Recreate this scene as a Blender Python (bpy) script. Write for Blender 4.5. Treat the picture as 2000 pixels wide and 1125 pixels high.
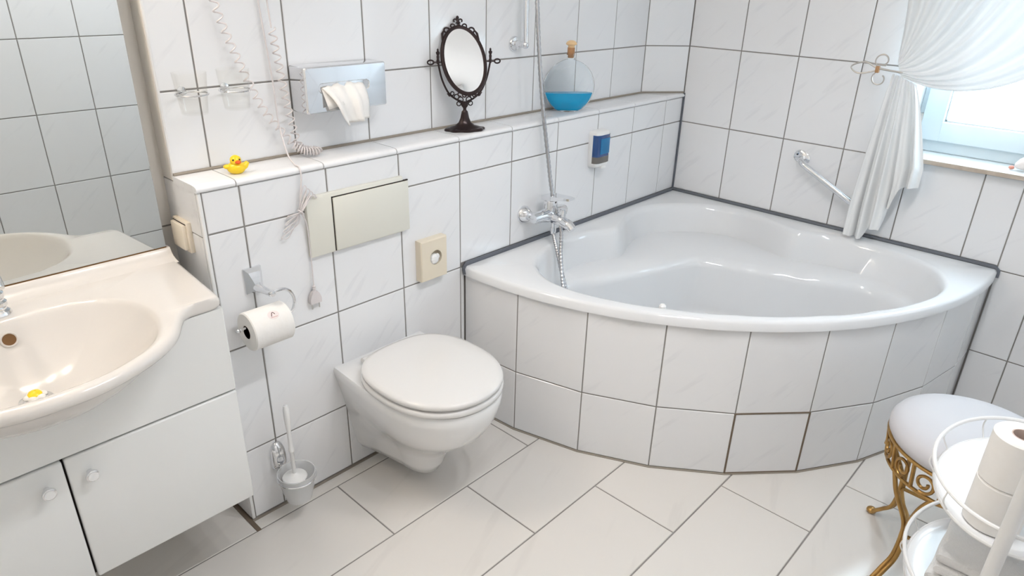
import bpy, bmesh, math, random
import numpy as np
from mathutils import Matrix, Vector
random.seed(7)
PI = math.pi
for o in list(bpy.data.objects): bpy.data.objects.remove(o)
S = bpy.context.scene
COL = S.collection

# ------------------------------------------------------------------ camera
cam = bpy.data.cameras.new('camera'); camo = bpy.data.objects.new('camera', cam); COL.objects.link(camo)
RM = ((0.6852, -0.7279, 0.0239), (-0.2893, -0.3022, -0.9083), (0.6684, 0.6155, -0.4176))  # right, down, forward
M = Matrix.Identity(4)
for i in range(3):
    M[i][0] = RM[0][i]; M[i][1] = -RM[1][i]; M[i][2] = -RM[2][i]
M.translation = (-2.8956, -1.6288, 1.5182)
camo.matrix_world = M
cam.sensor_width = 36.0; cam.lens = 1339.93 / 2000 * 36; cam.clip_start = 0.02; cam.clip_end = 100
S.camera = camo

# ------------------------------------------------------------------ light and exposure
S.view_settings.view_transform = 'Standard'; S.view_settings.look = 'None'
S.view_settings.gamma = 1.0; S.view_settings.use_curve_mapping = False
S.view_settings.exposure = 0.50
SKY = 8.6
W = bpy.data.worlds.new('sky'); S.world = W; W.use_nodes = True
bg = W.node_tree.nodes['Background']; bg.inputs[0].default_value = (0.70, 0.875, 1.0, 1); bg.inputs[1].default_value = SKY
LAMP_W = 11.0          # each ceiling spot bulb
LAMP_C = (0.98, 0.98, 1.0)
VANITY_W = 3.9; VANITY_C = (1.0, 0.80, 0.58)
pl = bpy.data.lights.new('window_portal', 'AREA'); pl.shape = 'RECTANGLE'; pl.size = 0.74; pl.size_y = 1.12
pl.cycles.is_portal = True
po = bpy.data.objects.new('window_portal', pl); COL.objects.link(po)
po.location = (0.20, -1.33, 1.50); po.rotation_euler = (0, math.radians(90), 0)   # faces -X, into the room

# ------------------------------------------------------------------ materials
def mat(name, col, rough=0.4, metal=0.0, **kw):
    m = bpy.data.materials.new(name); m.use_nodes = True
    b = m.node_tree.nodes['Principled BSDF']
    b.inputs['Base Color'].default_value = (*col, 1); b.inputs['Roughness'].default_value = rough; b.inputs['Metallic'].default_value = metal
    for k, v in kw.items(): b.inputs[k].default_value = v
    return m
def nodes(m): return m.node_tree.nodes, m.node_tree.links, m.node_tree.nodes['Principled BSDF']
def noise_color(m, c0, c1, scale=20, detail=4, bump=0.0, stretch=None):
    n, l, b = nodes(m)
    tc = n.new('ShaderNodeTexCoord'); mp = n.new('ShaderNodeMapping'); nz = n.new('ShaderNodeTexNoise'); mx = n.new('ShaderNodeMix'); mx.data_type = 'RGBA'
    if stretch: mp.inputs['Scale'].default_value = stretch
    nz.inputs['Scale'].default_value = scale; nz.inputs['Detail'].default_value = detail
    l.new(tc.outputs['Object'], mp.inputs[0]); l.new(mp.outputs[0], nz.inputs['Vector'])
    mx.inputs['A'].default_value = (*c0, 1); mx.inputs['B'].default_value = (*c1, 1)
    l.new(nz.outputs['Fac'], mx.inputs['Factor']); l.new(mx.outputs['Result'], b.inputs['Base Color'])
    if bump:
        bp = n.new('ShaderNodeBump'); bp.inputs['Strength'].default_value = bump; bp.inputs['Distance'].default_value = 0.004
        l.new(nz.outputs['Fac'], bp.inputs['Height']); l.new(bp.outputs[0], b.inputs['Normal'])
    return m
def tile_mat(name, base, vein, rough, direction, scale=9.0, amount=0.55):
    """glazed tile with faint diagonal marble veins, different on every tile"""
    m = mat(name, base, rough); n, l, b = nodes(m)
    tc = n.new('ShaderNodeTexCoord'); oi = n.new('ShaderNodeObjectInfo')
    cmb = n.new('ShaderNodeCombineXYZ')
    mul = n.new('ShaderNodeMath'); mul.operation = 'MULTIPLY'; mul.inputs[1].default_value = 37.0
    l.new(oi.outputs['Random'], mul.inputs[0])
    for k in range(3): l.new(mul.outputs[0], cmb.inputs[k])
    d = Vector(direction).normalized()
    dot = n.new('ShaderNodeVectorMath'); dot.operation = 'DOT_PRODUCT'; dot.inputs[1].default_value = d
    l.new(tc.outputs['Object'], dot.inputs[0])
    sc = n.new('ShaderNodeVectorMath'); sc.operation = 'SCALE'; sc.inputs[0].default_value = d * 0.86; l.new(dot.outputs['Value'], sc.inputs['Scale'])
    sub = n.new('ShaderNodeVectorMath'); sub.operation = 'SUBTRACT'; l.new(tc.outputs['Object'], sub.inputs[0]); l.new(sc.outputs[0], sub.inputs[1])
    add = n.new('ShaderNodeVectorMath'); add.operation = 'ADD'; l.new(sub.outputs[0], add.inputs[0]); l.new(cmb.outputs[0], add.inputs[1])
    nz = n.new('ShaderNodeTexNoise'); nz.inputs['Scale'].default_value = scale; nz.inputs['Detail'].default_value = 3; nz.inputs['Roughness'].default_value = 0.5
    l.new(add.outputs[0], nz.inputs['Vector'])
    rp = n.new('ShaderNodeValToRGB'); e = rp.color_ramp.elements
    e[0].position = 0.60; e[0].color = (0, 0, 0, 1); e[1].position = 0.80; e[1].color = (0, 0, 0, 1)
    x = rp.color_ramp.elements.new(0.70); x.color = (amount, amount, amount, 1)
    l.new(nz.outputs['Fac'], rp.inputs[0])
    mx = n.new('ShaderNodeMix'); mx.data_type = 'RGBA'; mx.inputs['A'].default_value = (*base, 1); mx.inputs['B'].default_value = (*vein, 1)
    l.new(rp.outputs[0], mx.inputs['Factor']); l.new(mx.outputs['Result'], b.inputs['Base Color'])
    return m
WT = (0.84, 0.845, 0.855)
m_tile = tile_mat('wall_tile_glaze', WT, (0.60, 0.61, 0.64), 0.10, (1, 0, 1), 36.0, 0.19)
m_tileB = tile_mat('window_wall_tile_glaze', WT, (0.60, 0.61, 0.64), 0.10, (0, -1, 1), 36.0, 0.19)
m_floor = tile_mat('floor_tile_glaze', (0.755, 0.725, 0.685), (0.67, 0.64, 0.605), 0.14, (1, 0.35, 0), 16.0, 0.45)
m_grout = mat('grout', (0.26, 0.245, 0.23), 0.9)
m_groutB = mat('grout_brown', (0.17, 0.13, 0.095), 0.9)
m_seal = mat('sealant_slate', (0.115, 0.125, 0.145), 0.45)
m_taupe = mat('sealant_taupe', (0.30, 0.265, 0.22), 0.7)
m_paint = mat('white_paint', (0.88, 0.88, 0.87), 0.7)
m_warmlit = mat('warm_lit_glaze', (0.80, 0.765, 0.71), 0.35)  # tile glaze with the warm lamp light put into its cream colour
m_ceramic = mat('sanitary_ceramic', (0.83, 0.83, 0.825), 0.06, **{'Coat Weight': 0.4})
m_basin = mat('basin_ceramic', (0.72, 0.685, 0.645), 0.14)
m_acryl = mat('tub_acrylic', (0.78, 0.79, 0.80), 0.09)
m_seat = mat('seat_plastic', (0.745, 0.735, 0.72), 0.12)
m_lacq = mat('cabinet_lacquer', (0.80, 0.805, 0.79), 0.22)
m_cream = mat('cream_plastic', (0.74, 0.73, 0.655), 0.35)
m_cream2 = mat('beige_plastic', (0.79, 0.71, 0.57), 0.38)
m_cream3 = mat('switch_plastic', (0.82, 0.74, 0.61), 0.35)
m_white = mat('white_plastic', (0.84, 0.84, 0.83), 0.3)
m_frost = mat('frosted_glass', (0.86, 0.87, 0.87), 0.25)
_n, _l, _b = m_frost.node_tree.nodes, m_frost.node_tree.links, m_frost.node_tree.nodes['Principled BSDF']
_t = _n.new('ShaderNodeBsdfTransparent'); _m = _n.new('ShaderNodeMixShader'); _m.inputs[0].default_value = 0.55
_l.new(_b.outputs[0], _m.inputs[1]); _l.new(_t.outputs[0], _m.inputs[2]); _l.new(_m.outputs[0], _n['Material Output'].inputs[0])
m_cord = mat('cord_plastic', (0.70, 0.655, 0.65), 0.4)
m_chrome = mat('chrome', (0.80, 0.81, 0.83), 0.07, 1.0)
m_steel = mat('ribbed_steel', (0.45, 0.45, 0.46), 0.25, 1.0)
m_brush = mat('satin_steel', (0.62, 0.61, 0.59), 0.32, 1.0)
m_mirror = mat('mirror_silver', (0.66, 0.69, 0.69), 0.0, 1.0)
m_mirror2 = mat('vanity_mirror_silver', (0.95, 0.95, 0.95), 0.0, 1.0)
m_bronze = mat('dark_bronze', (0.035, 0.022, 0.022), 0.28, 0.55)
m_glass = mat('clear_glass', (0.97, 0.99, 1.0), 0.0, **{'Transmission Weight': 1.0, 'IOR': 1.25})
m_liquid = mat('blue_bath_liquid', (0.0, 0.50, 0.90), 0.03, **{'Transmission Weight': 0.15, 'IOR': 1.33})
m_cork = noise_color(mat('cork', (0.4, 0.2, 0.09), 0.8), (0.33, 0.15, 0.06), (0.52, 0.29, 0.14), 90)
m_woodcap = mat('pale_wood', (0.78, 0.55, 0.30), 0.35)
m_gold = noise_color(mat('antique_gold', (0.42, 0.25, 0.08), 0.33, 0.85), (0.24, 0.125, 0.04), (0.58, 0.36, 0.12), 28)
m_cush = noise_color(mat('cushion_leatherette', (0.8, 0.78, 0.77), 0.55), (0.57, 0.56, 0.58), (0.61, 0.60, 0.615), 8)
m_wmetal = mat('white_lacquered_metal', (0.82, 0.82, 0.81), 0.3)
m_tray = mat('white_tray', (0.84, 0.85, 0.86), 0.2)
m_paper = noise_color(mat('tissue_paper', (0.84, 0.82, 0.79), 0.9), (0.82, 0.80, 0.765), (0.86, 0.845, 0.82), 60, bump=0.15)
m_card = mat('cardboard_core', (0.62, 0.50, 0.44), 0.9)
m_towel = noise_color(mat('terry_towel', (0.82, 0.81, 0.80), 1.0), (0.78, 0.775, 0.76), (0.86, 0.855, 0.85), 380, 2, bump=0.5)
m_yellow = mat('yellow_vinyl', (0.95, 0.66, 0.02), 0.3)
m_red = mat('red_vinyl', (0.80, 0.11, 0.01), 0.3)
m_black = mat('black', (0.012, 0.012, 0.012), 0.4)
m_gapshade = mat('gap_shade', (0.03, 0.022, 0.018), 0.9)  # near-black that stands in for the shade inside gaps and slots
m_rust = mat('overflow_brown', (0.16, 0.075, 0.02), 0.7)
m_soap = mat('blue_soap_window', (0.0, 0.055, 0.22), 0.06, **{'Coat Weight': 1.0})
m_soap2 = mat('blue_soap', (0.0, 0.17, 0.40), 0.12)
m_smoke = mat('smoky_plastic', (0.16, 0.15, 0.14), 0.15)
m_stone = noise_color(mat('sill_stone_edge', (0.5, 0.42, 0.33), 0.6), (0.36, 0.29, 0.22), (0.62, 0.54, 0.46), 45)
m_sill = noise_color(mat('sill_stone', (0.75, 0.77, 0.76), 0.18), (0.70, 0.72, 0.71), (0.80, 0.81, 0.80), 9)
m_frame = mat('window_lacquer', (0.62, 0.69, 0.72), 0.3)
m_tie = mat('tieback_metal', (0.50, 0.47, 0.44), 0.35, 0.7)
m_tieb = mat('tieback_brown', (0.42, 0.24, 0.12), 0.4, 0.3)
m_pink = mat('pink_sticker', (0.80, 0.72, 0.70), 0.6)
m_print = mat('print_dark', (0.10, 0.035, 0.03), 0.6)
m_printr = mat('print_red', (0.55, 0.20, 0.17), 0.6)
m_shell = noise_color(mat('shell', (0.8, 0.7, 0.66), 0.4), (0.82, 0.76, 0.73), (0.74, 0.62, 0.57), 25)
m_pinktip = mat('shell_tip', (0.62, 0.26, 0.19), 0.4)
m_petal = mat('petal_white', (0.82, 0.80, 0.76), 0.35)
# sheer curtain: half of the light goes through the weave
m_sheer = bpy.data.materials.new('sheer_voile'); m_sheer.use_nodes = True
n_, l_ = m_sheer.node_tree.nodes, m_sheer.node_tree.links; b_ = n_['Principled BSDF']
b_.inputs['Base Color'].default_value = (0.84, 0.85, 0.85, 1); b_.inputs['Roughness'].default_value = 0.9
tr_ = n_.new('ShaderNodeBsdfTranslucent'); tr_.inputs[0].default_value = (0.70, 0.72, 0.73, 1)
tp_ = n_.new('ShaderNodeBsdfTransparent'); mx1 = n_.new('ShaderNodeMixShader'); mx2 = n_.new('ShaderNodeMixShader')
mx1.inputs[0].default_value = 0.05; mx2.inputs[0].default_value = 0.01
l_.new(b_.outputs[0], mx1.inputs[1]); l_.new(tr_.outputs[0], mx1.inputs[2]); l_.new(mx1.outputs[0], mx2.inputs[1]); l_.new(tp_.outputs[0], mx2.inputs[2])
l_.new(mx2.outputs[0], n_['Material Output'].inputs[0])
# window pane: transparent with a faint gloss
m_pane = bpy.data.materials.new('window_glass'); m_pane.use_nodes = True
n_, l_ = m_pane.node_tree.nodes, m_pane.node_tree.links
tp_ = n_.new('ShaderNodeBsdfTransparent'); gl_ = n_.new('ShaderNodeBsdfGlossy'); gl_.inputs['Roughness'].default_value = 0.02; mx1 = n_.new('ShaderNodeMixShader'); mx1.inputs[0].default_value = 0.05
l_.new(tp_.outputs[0], mx1.inputs[1]); l_.new(gl_.outputs[0], mx1.inputs[2]); l_.new(mx1.outputs[0], n_['Material Output'].inputs[0])
# thin clear plastic for the tumblers
m_tumbler = bpy.data.materials.new('clear_tumbler_plastic'); m_tumbler.use_nodes = True
n_, l_ = m_tumbler.node_tree.nodes, m_tumbler.node_tree.links
tp_ = n_.new('ShaderNodeBsdfTransparent'); tp_.inputs[0].default_value = (1, 1, 0.995, 1)
gl_ = n_.new('ShaderNodeBsdfGlossy'); gl_.inputs['Roughness'].default_value = 0.08; mx1 = n_.new('ShaderNodeMixShader')
lw_ = n_.new('ShaderNodeLayerWeight'); lw_.inputs['Blend'].default_value = 0.035
l_.new(lw_.outputs['Facing'], mx1.inputs[0])
l_.new(tp_.outputs[0], mx1.inputs[1]); l_.new(gl_.outputs[0], mx1.inputs[2]); l_.new(mx1.outputs[0], n_['Material Output'].inputs[0])
m_lampglow = bpy.data.materials.new('bulb_glow'); m_lampglow.use_nodes = True
b_ = m_lampglow.node_tree.nodes['Principled BSDF']; b_.inputs['Emission Color'].default_value = (*LAMP_C, 1); b_.inputs['Emission Strength'].default_value = 75.0

# ------------------------------------------------------------------ mesh helpers
class MB:
    def __init__(s): s.v = []; s.f = []
    def add(s, vs, fs):
        o = len(s.v); s.v += [tuple(v) for v in vs]; s.f += [tuple(i + o for i in f) for f in fs]; return s
    def quad(s, a, b, c, d): return s.add([a, b, c, d], [(0, 1, 2, 3)])
    def box(s, x0, x1, y0, y1, z0, z1, bev=0.0, seg=1):
        if not bev:
            return s.add([(x, y, z) for x in (x0, x1) for y in (y0, y1) for z in (z0, z1)], [(0, 1, 3, 2), (4, 6, 7, 5), (0, 4, 5, 1), (2, 3, 7, 6), (0, 2, 6, 4), (1, 5, 7, 3)])
        bm = bmesh.new(); bmesh.ops.create_cube(bm, size=1)
        for v in bm.verts: v.co = Vector(((x0 + x1) / 2 + v.co.x * (x1 - x0), (y0 + y1) / 2 + v.co.y * (y1 - y0), (z0 + z1) / 2 + v.co.z * (z1 - z0)))
        bmesh.ops.bevel(bm, geom=bm.edges[:], offset=bev, segments=seg, profile=0.5, affect='EDGES')
        bm.verts.index_update(); s.add([v.co[:] for v in bm.verts], [[v.index for v in f.verts] for f in bm.faces]); bm.free(); return s
    def tube(s, path, r, n=10, closed=False, cap=True):
        P = [Vector(p) for p in path]; N = len(P); rs = r if isinstance(r, (list, tuple)) else [r] * N
        T = []
        for i in range(N):
            a = P[(i - 1) % N] if (closed or i > 0) else P[i]; b = P[(i + 1) % N] if (closed or i < N - 1) else P[i]
            t = (b - a); T.append(t.normalized() if t.length > 1e-9 else Vector((0, 0, 1)))
        u = T[0].orthogonal().normalized(); vs = []
        for i in range(N):
            u = (u - T[i] * u.dot(T[i])); u = u.normalized() if u.length > 1e-6 else T[i].orthogonal().normalized()
            w = T[i].cross(u)
            for k in range(n):
                a = 2 * PI * k / n; vs.append(P[i] + (u * math.cos(a) + w * math.sin(a)) * rs[i])
        fs = []
        for i in range(N if closed else N - 1):
            j = (i + 1) % N
            for k in range(n): fs.append((i * n + k, i * n + (k + 1) % n, j * n + (k + 1) % n, j * n + k))
        if cap and not closed: fs += [tuple(range(n - 1, -1, -1)), tuple((N - 1) * n + k for k in range(n))]
        return s.add(vs, fs)
    def loft(s, loops, cap0=True, cap1=True, closed=True):
        n = len(loops[0]); vs = [p for L in loops for p in L]; fs = []
        for i in range(len(loops) - 1):
            for k in range(n if closed else n - 1):
                fs.append((i * n + k, i * n + (k + 1) % n, (i + 1) * n + (k + 1) % n, (i + 1) * n + k))
        if cap0: fs.append(tuple(range(n - 1, -1, -1)))
        if cap1: fs.append(tuple((len(loops) - 1) * n + k for k in range(n)))
        return s.add(vs, fs)
    def lathe(s, prof, c=(0, 0, 0), axis='z', n=32, sx=1.0, sy=1.0, rot=None):
        """prof: (radius, height) pairs; axis: direction of height"""
        c = Vector(c)
        if axis == 'z': A, U, V = Vector((0, 0, 1)), Vector((1, 0, 0)), Vector((0, 1, 0))
        elif axis == 'x': A, U, V = Vector((1, 0, 0)), Vector((0, 1, 0)), Vector((0, 0, 1))
        elif axis == '-x': A, U, V = Vector((-1, 0, 0)), Vector((0, 0, 1)), Vector((0, 1, 0))
        elif axis == '-y': A, U, V = Vector((0, -1, 0)), Vector((1, 0, 0)), Vector((0, 0, 1))
        else:
            A = Vector(axis).normalized(); U = A.orthogonal().normalized(); V = A.cross(U)
        if rot: U, V = U * math.cos(rot) + V * math.sin(rot), V * math.cos(rot) - U * math.sin(rot)
        L = [[c + A * h + U * (r * sx * math.cos(2 * PI * k / n)) + V * (r * sy * math.sin(2 * PI * k / n)) for k in range(n)] for r, h in prof]
        return s.loft(L, prof[0][0] > 1e-5, prof[-1][0] > 1e-5)
    def ball(s, c, r, n=14, m=9, basis=None):
        rx, ry, rz = r if isinstance(r, (tuple, list)) else (r, r, r)
        B = basis or (Vector((1, 0, 0)), Vector((0, 1, 0)), Vector((0, 0, 1)))
        c = Vector(c); L = []
        for i in range(m + 1):
            t = -PI / 2 + PI * i / m; q = max(math.cos(t), 1e-4)
            L.append([c + B[0] * (rx * q * math.cos(2 * PI * k / n)) + B[1] * (ry * q * math.sin(2 * PI * k / n)) + B[2] * (rz * math.sin(t)) for k in range(n)])
        return s.loft(L, True, True)
    def grid(s, pts):
        R, Cn = len(pts), len(pts[0])
        return s.add([p for row in pts for p in row], [(i * Cn + j, i * Cn + j + 1, (i + 1) * Cn + j + 1, (i + 1) * Cn + j) for i in range(R - 1) for j in range(Cn - 1)])
    def mesh(s, name, m, sharp=35, smooth=True):
        me = bpy.data.meshes.new(name); me.from_pydata(s.v, [], s.f); me.update()
        bm = bmesh.new(); bm.from_mesh(me); bmesh.ops.recalc_face_normals(bm, faces=bm.faces[:]); bm.to_mesh(me); bm.free()
        if smooth:
            me.polygons.foreach_set('use_smooth', [True] * len(me.polygons)); me.set_sharp_from_angle(angle=math.radians(sharp))
        if m: me.materials.append(m)
        return me
LOCS = {}
def link(name, me, parent=None, loc=(0, 0, 0)):
    o = bpy.data.objects.new(name, me); COL.objects.link(o)
    if parent is not None:
        o.parent = parent
        root = parent
        base = Vector((0, 0, 0))
        while root is not None: base += Vector(root.location); root = root.parent
        o.location = Vector(loc) - base
    else: o.location = loc
    return o
def obj(name, mb, m, parent=None, sharp=35, smooth=True):
    """geometry is given in world coordinates"""
    return link(name, mb.mesh(name, m, sharp, smooth), parent)
def tag(o, label, cat, group=None, kind=None):
    o['label'] = label
    if cat: o['category'] = cat
    if group: o['group'] = group
    if kind: o['kind'] = kind
    return o
def thing(name, label, cat, loc, group=None):
    o = bpy.data.objects.new(name, None); COL.objects.link(o); o.empty_display_size = 0.05; o.location = loc
    return tag(o, label, cat, group)
def struct(name, mb, m, label=None, smooth=False):
    o = obj(name, mb, m, None, smooth=smooth); o['kind'] = 'structure'
    if label: o['label'] = label
    return o
def arc(c, r, a0, a1, n, plane='xz', r1=None):
    out = []
    for i in range(n + 1):
        t = i / n; a = math.radians(a0 + (a1 - a0) * t); q = r + ((r1 if r1 is not None else r) - r) * t
        d = (math.cos(a) * q, math.sin(a) * q)
        out.append({'xz': (c[0] + d[0], c[1], c[2] + d[1]), 'yz': (c[0], c[1] + d[0], c[2] + d[1]), 'xy': (c[0] + d[0], c[1] + d[1], c[2])}[plane])
    return out
def smoothpath(pts, k=8, closed=False):
    P = [Vector(p) for p in pts]; n = len(P); out = []
    for i in range(n if closed else n - 1):
        p1, p2 = P[i], P[(i + 1) % n]
        p0 = P[i - 1] if (closed or i > 0) else p1 * 2 - p2
        p3 = P[(i + 2) % n] if (closed or i < n - 2) else p2 * 2 - p1
        for j in range(k):
            t = j / k
            out.append(0.5 * ((2 * p1) + (p2 - p0) * t + (2 * p0 - 5 * p1 + 4 * p2 - p3) * t * t + (3 * p1 - p0 - 3 * p2 + p3) * t ** 3))
    if not closed: out.append(P[-1])
    return out

# ------------------------------------------------------------------ room measures (metres)
XL = -2.250        # left end of the half-height wall
ZT = 1.019         # top of its front tiles
ZLEDGE = 1.037
D = 0.124          # upper wall set back
DM = 0.190         # mirror wall
H = 0.3327; Z1 = 0.910; Z2 = Z1 - H; Z3 = Z2 - H
ZUP = 1.240
CEIL = 2.42
YF = -1.896        # wall behind the camera
XW = -3.60
WY0, WY1, WZ0, WZ1 = -0.945, -1.70, 0.932, 2.06      # window opening in wall_right
G = 0.0042         # joint width
TT = 0.006         # tile thickness
REC = 0.0022       # joint depth

# ------------------------------------------------------------------ tiles
_tc = {}
def tile_mesh(su, sv, axis, m):
    key = (round(su, 4), round(sv, 4), axis, m.name)
    if key in _tc: return _tc[key]
    b = 0.0016; mb = MB()
    def P(u, v, w):
        if axis == '-y': return (u, -w, v)
        if axis == '+y': return (u, w, v)
        if axis == '-x': return (-w, u, v)
        if axis == '+x': return (w, u, v)
        return (u, v, w)
    U, V = su / 2, sv / 2
    L0 = [P(*q, -TT) for q in ((-U, -V), (U, -V), (U, V), (-U, V))]
    L1 = [P(*q, -b) for q in ((-U, -V), (U, -V), (U, V), (-U, V))]
    U2, V2 = U - b, V - b
    L2 = [P(*q, 0) for q in ((-U2, -V2), (U2, -V2), (U2, V2), (-U2, V2))]
    mb.loft([L0, L1, L2], True, True)
    _tc[key] = mb.mesh('tile', m, smooth=False); return _tc[key]
def tiles(parent, axis, w, ucuts, vcuts, m, skip=None, name='tile', gap=G):
    """cuts are joint centre lines; w is the plane of the tile faces"""
    for a, b in zip(ucuts[:-1], ucuts[1:]):
        for c, d in zip(vcuts[:-1], vcuts[1:]):
            if b - a < 0.012 or d - c < 0.012: continue
            u, v = (a + b) / 2, (c + d) / 2
            if skip and skip(a, b, c, d): continue
            me = tile_mesh(b - a - gap, d - c - gap, axis, m)
            if axis[1:] == 'y': loc = (u, w, v)
            elif axis[1:] == 'x': loc = (w, u, v)
            else: loc = (u, v, w)
            link(name, me, parent, loc)
def cuts(lo, hi, start, step):
    k = math.floor((lo - start) / step) + 1; out = [lo]
    while start + k * step < hi - 1e-6:
        x = start + k * step
        if x > lo + 1e-6: out.append(x)
        k += 1
    return out + [hi]

# ---- floor
fl = struct('floor', MB().box(XW - 0.06, 0.24, YF - 0.08, 0.30, -0.08, -REC), m_grout, 'pale beige floor of large staggered rectangular tiles')
RY = -0.049; RH = 0.2953
TCX, TCY, TR = -0.0622, -0.0380, 1.3161       # arc of the tub front
def under_tub(a, b, c, d):
    return all(math.hypot(min(x, 0) - TCX, min(y, 0) - TCY) < TR - 0.03 and x > -1.36 for x in (a, b) for y in (c, d))
tiles(fl, '+z', 0.0, [XL - 0.012, -1.40, -0.81, -0.22, 0.0], [RY, -0.004], m_floor, under_tub)
tiles(fl, '+z', 0.0, cuts(XW, XL - 0.012, XL - 0.012, 0.59), [RY, DM], m_floor)
for k in range(1, 8):
    y1 = RY - RH * (k - 1); y0 = max(y1 - RH, YF)
    if y1 - y0 < 0.02: continue
    tiles(fl, '+z', 0.0, cuts(XW, 0.0, -1.9864 + 0.2953 * (k - 1), 0.5906), [y0, y1], m_floor, under_tub)

# ---- ceiling
struct('ceiling', MB().box(XW - 0.06, 0.25, YF - 0.08, 0.30, CEIL, CEIL + 0.06), m_paint, 'plain white ceiling')

# ---- half-height wall with ledge (wall_back_lower)
wl = struct('wall_back_lower', MB().box(XL + 0.002, 0.02, REC, 0.24, 0, ZT + 0.004), m_grout, 'half-height tiled wall with a tiled ledge on top')
XA = -2.144
uc = [XL + 0.010] + [XA + 0.25 * k for k in range(9)] + [0.0]
XD = XA + 0.75
tiles(wl, '-y', 0.0, uc, [Z1, ZT], m_tile)
tiles(wl, '-y', 0.0, [u for u in uc if u <= XD + 0.001], [0.004, Z3, Z2, Z1], m_tile)
tiles(wl, '-y', 0.0, [u for u in uc if u >= XD - 0.001], [0.592, Z1], m_tile)
tiles(wl, '-y', 0.0, [XD, -1.376], [0.004, Z3, Z2], m_tile)
# white edge trim of the outer corner, side face
obj('edge_trim', MB().box(XL, XL + 0.009, -0.0005, 0.010, 0.003, ZT, 0.002), m_white, wl)
# side face tiles (towards the wash basin)
obj('side_tile', MB().box(XL - 0.0005, XL + 0.006, 0.012, DM, 0.003, 0.9015, 0.001), m_tile, wl)
obj('side_tile', MB().box(XL - 0.0005, XL + 0.006, 0.012, DM, 0.9045, ZT + 0.002, 0.001), m_tile, wl)
# ledge tiles with rounded nose
lc = [XL - 0.004] + [-2.1534 + 0.25 * k for k in range(9)] + [-0.002]
def ledge_y1(x): return D if x < -0.165 else D * (-x) / 0.165
for a, b in zip(lc[:-1], lc[1:]):
    a2, b2 = a + 0.0015, b - 0.0015
    prof = [(0.002, ZT + 0.0005), (-0.004, ZT + 0.001), (-0.0075, ZT + 0.005), (-0.0075, ZT + 0.010), (-0.004, ZT + 0.0150), (0.004, ZLEDGE - 0.001), (0.02, ZLEDGE)]
    def loop(x, w0):
        yb = max(ledge_y1(x) - 0.001, 0.022)
        return [(x, y, z) for y, z in prof] + [(x, yb, ZLEDGE), (x, yb, ZT + 0.0005)]
    xs = [a2, b2] if b2 < -0.17 or a2 > -0.16 else [a2, -0.165, b2]
    obj('ledge_tile', MB().loft([loop(x, 0) for x in xs]), m_tile, wl, sharp=50)
# grey sealant strip at the back of the ledge
pth = [(XL + 0.0, D - 0.002, ZLEDGE + 0.002), (-0.165, D - 0.002, ZLEDGE + 0.002), (-0.003, 0.004, ZLEDGE + 0.002)]
obj('sealant_strip', MB().tube(pth, 0.0055, 6), m_taupe, wl)
# floor joint in front of it
obj('floor_joint', MB().box(XL - 0.002, -1.372, -0.007, 0.001, -0.002, 0.003), m_taupe, fl)
obj('side_joint', MB().box(XL - 0.014, XL - 0.001, -0.052, DM, -0.002, 0.0010), m_groutB, fl)

# ---- upper back wall, set back, with a slanted end at the corner
mb = MB(); yb = D + REC
mb.loft([[(x, y, z) for x, y in ((XL + 0.002, yb), (-0.1645, yb), (0.0, REC), (0.06, REC), (0.06, 0.30), (XL + 0.002, 0.30))] for z in (ZT, CEIL)])
wb = struct('wall_back', mb, m_grout, 'white tiled back wall above the ledge')
ub = [XL + 0.0] + [-2.1534 + 0.25 * k for k in range(8)] + [-0.165]
zc = [ZLEDGE + 0.003, ZUP] + [ZUP + H * k for k in (1, 2, 3)] + [CEIL]
tiles(wb, '-y', D, ub, zc, m_tile)
# slanted tiles
dv = Vector((0.165, -D, 0)); Ld = dv.length; ang = math.atan2(-D, 0.165)
for c, d in zip(zc[:-1], zc[1:]):
    if d - c < 0.02: continue
    o = link('tile', tile_mesh(Ld - G, d - c - G, '-y', m_tile), wb, (-0.0825, D / 2, (c + d) / 2)); o.rotation_euler = (0, 0, ang)
obj('side_tile', MB().box(XL - 0.0005, XL + 0.005, D + 0.008, DM, ZT + 0.004, CEIL, 0.0015), m_warmlit, wb)  # cream tone is warm light put into the colour
obj('edge_trim', MB().box(XL - 0.001, XL + 0.006, D - 0.0005, D + 0.008, ZLEDGE, CEIL, 0.003, 2), m_white, wb)

# ---- mirror wall (behind the wash basin)
wm = struct('wall_back_left', MB().box(XW, XL + 0.004, DM + REC, 0.30, 0, CEIL), m_grout, 'tiled wall behind the wash basin')
tiles(wm, '-y', DM, cuts(XW, XL + 0.004, XL + 0.004, 0.25), [0.004, 0.228, 0.560, 0.8925, 1.90, CEIL], m_warmlit)  # same warm light in the tile colour

# ---- wall behind the camera (seen in the mirror)
wf = struct('wall_front', MB().box(XW, 0.05, YF - 0.08, YF - REC, 0, CEIL), m_grout, 'white tiled wall opposite, seen in the wall mirror')
tiles(wf, '+y', YF, cuts(XW, 0.0, -2.0518, 0.25), cuts(0.004, CEIL, 1.199, H), m_tile)

# ---- left wall (out of the picture)
struct('wall_left', MB().box(XW - 0.06, XW, YF - 0.05, 0.30, 0, CEIL), m_paint, 'plain painted wall left of the wash basin')

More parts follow.
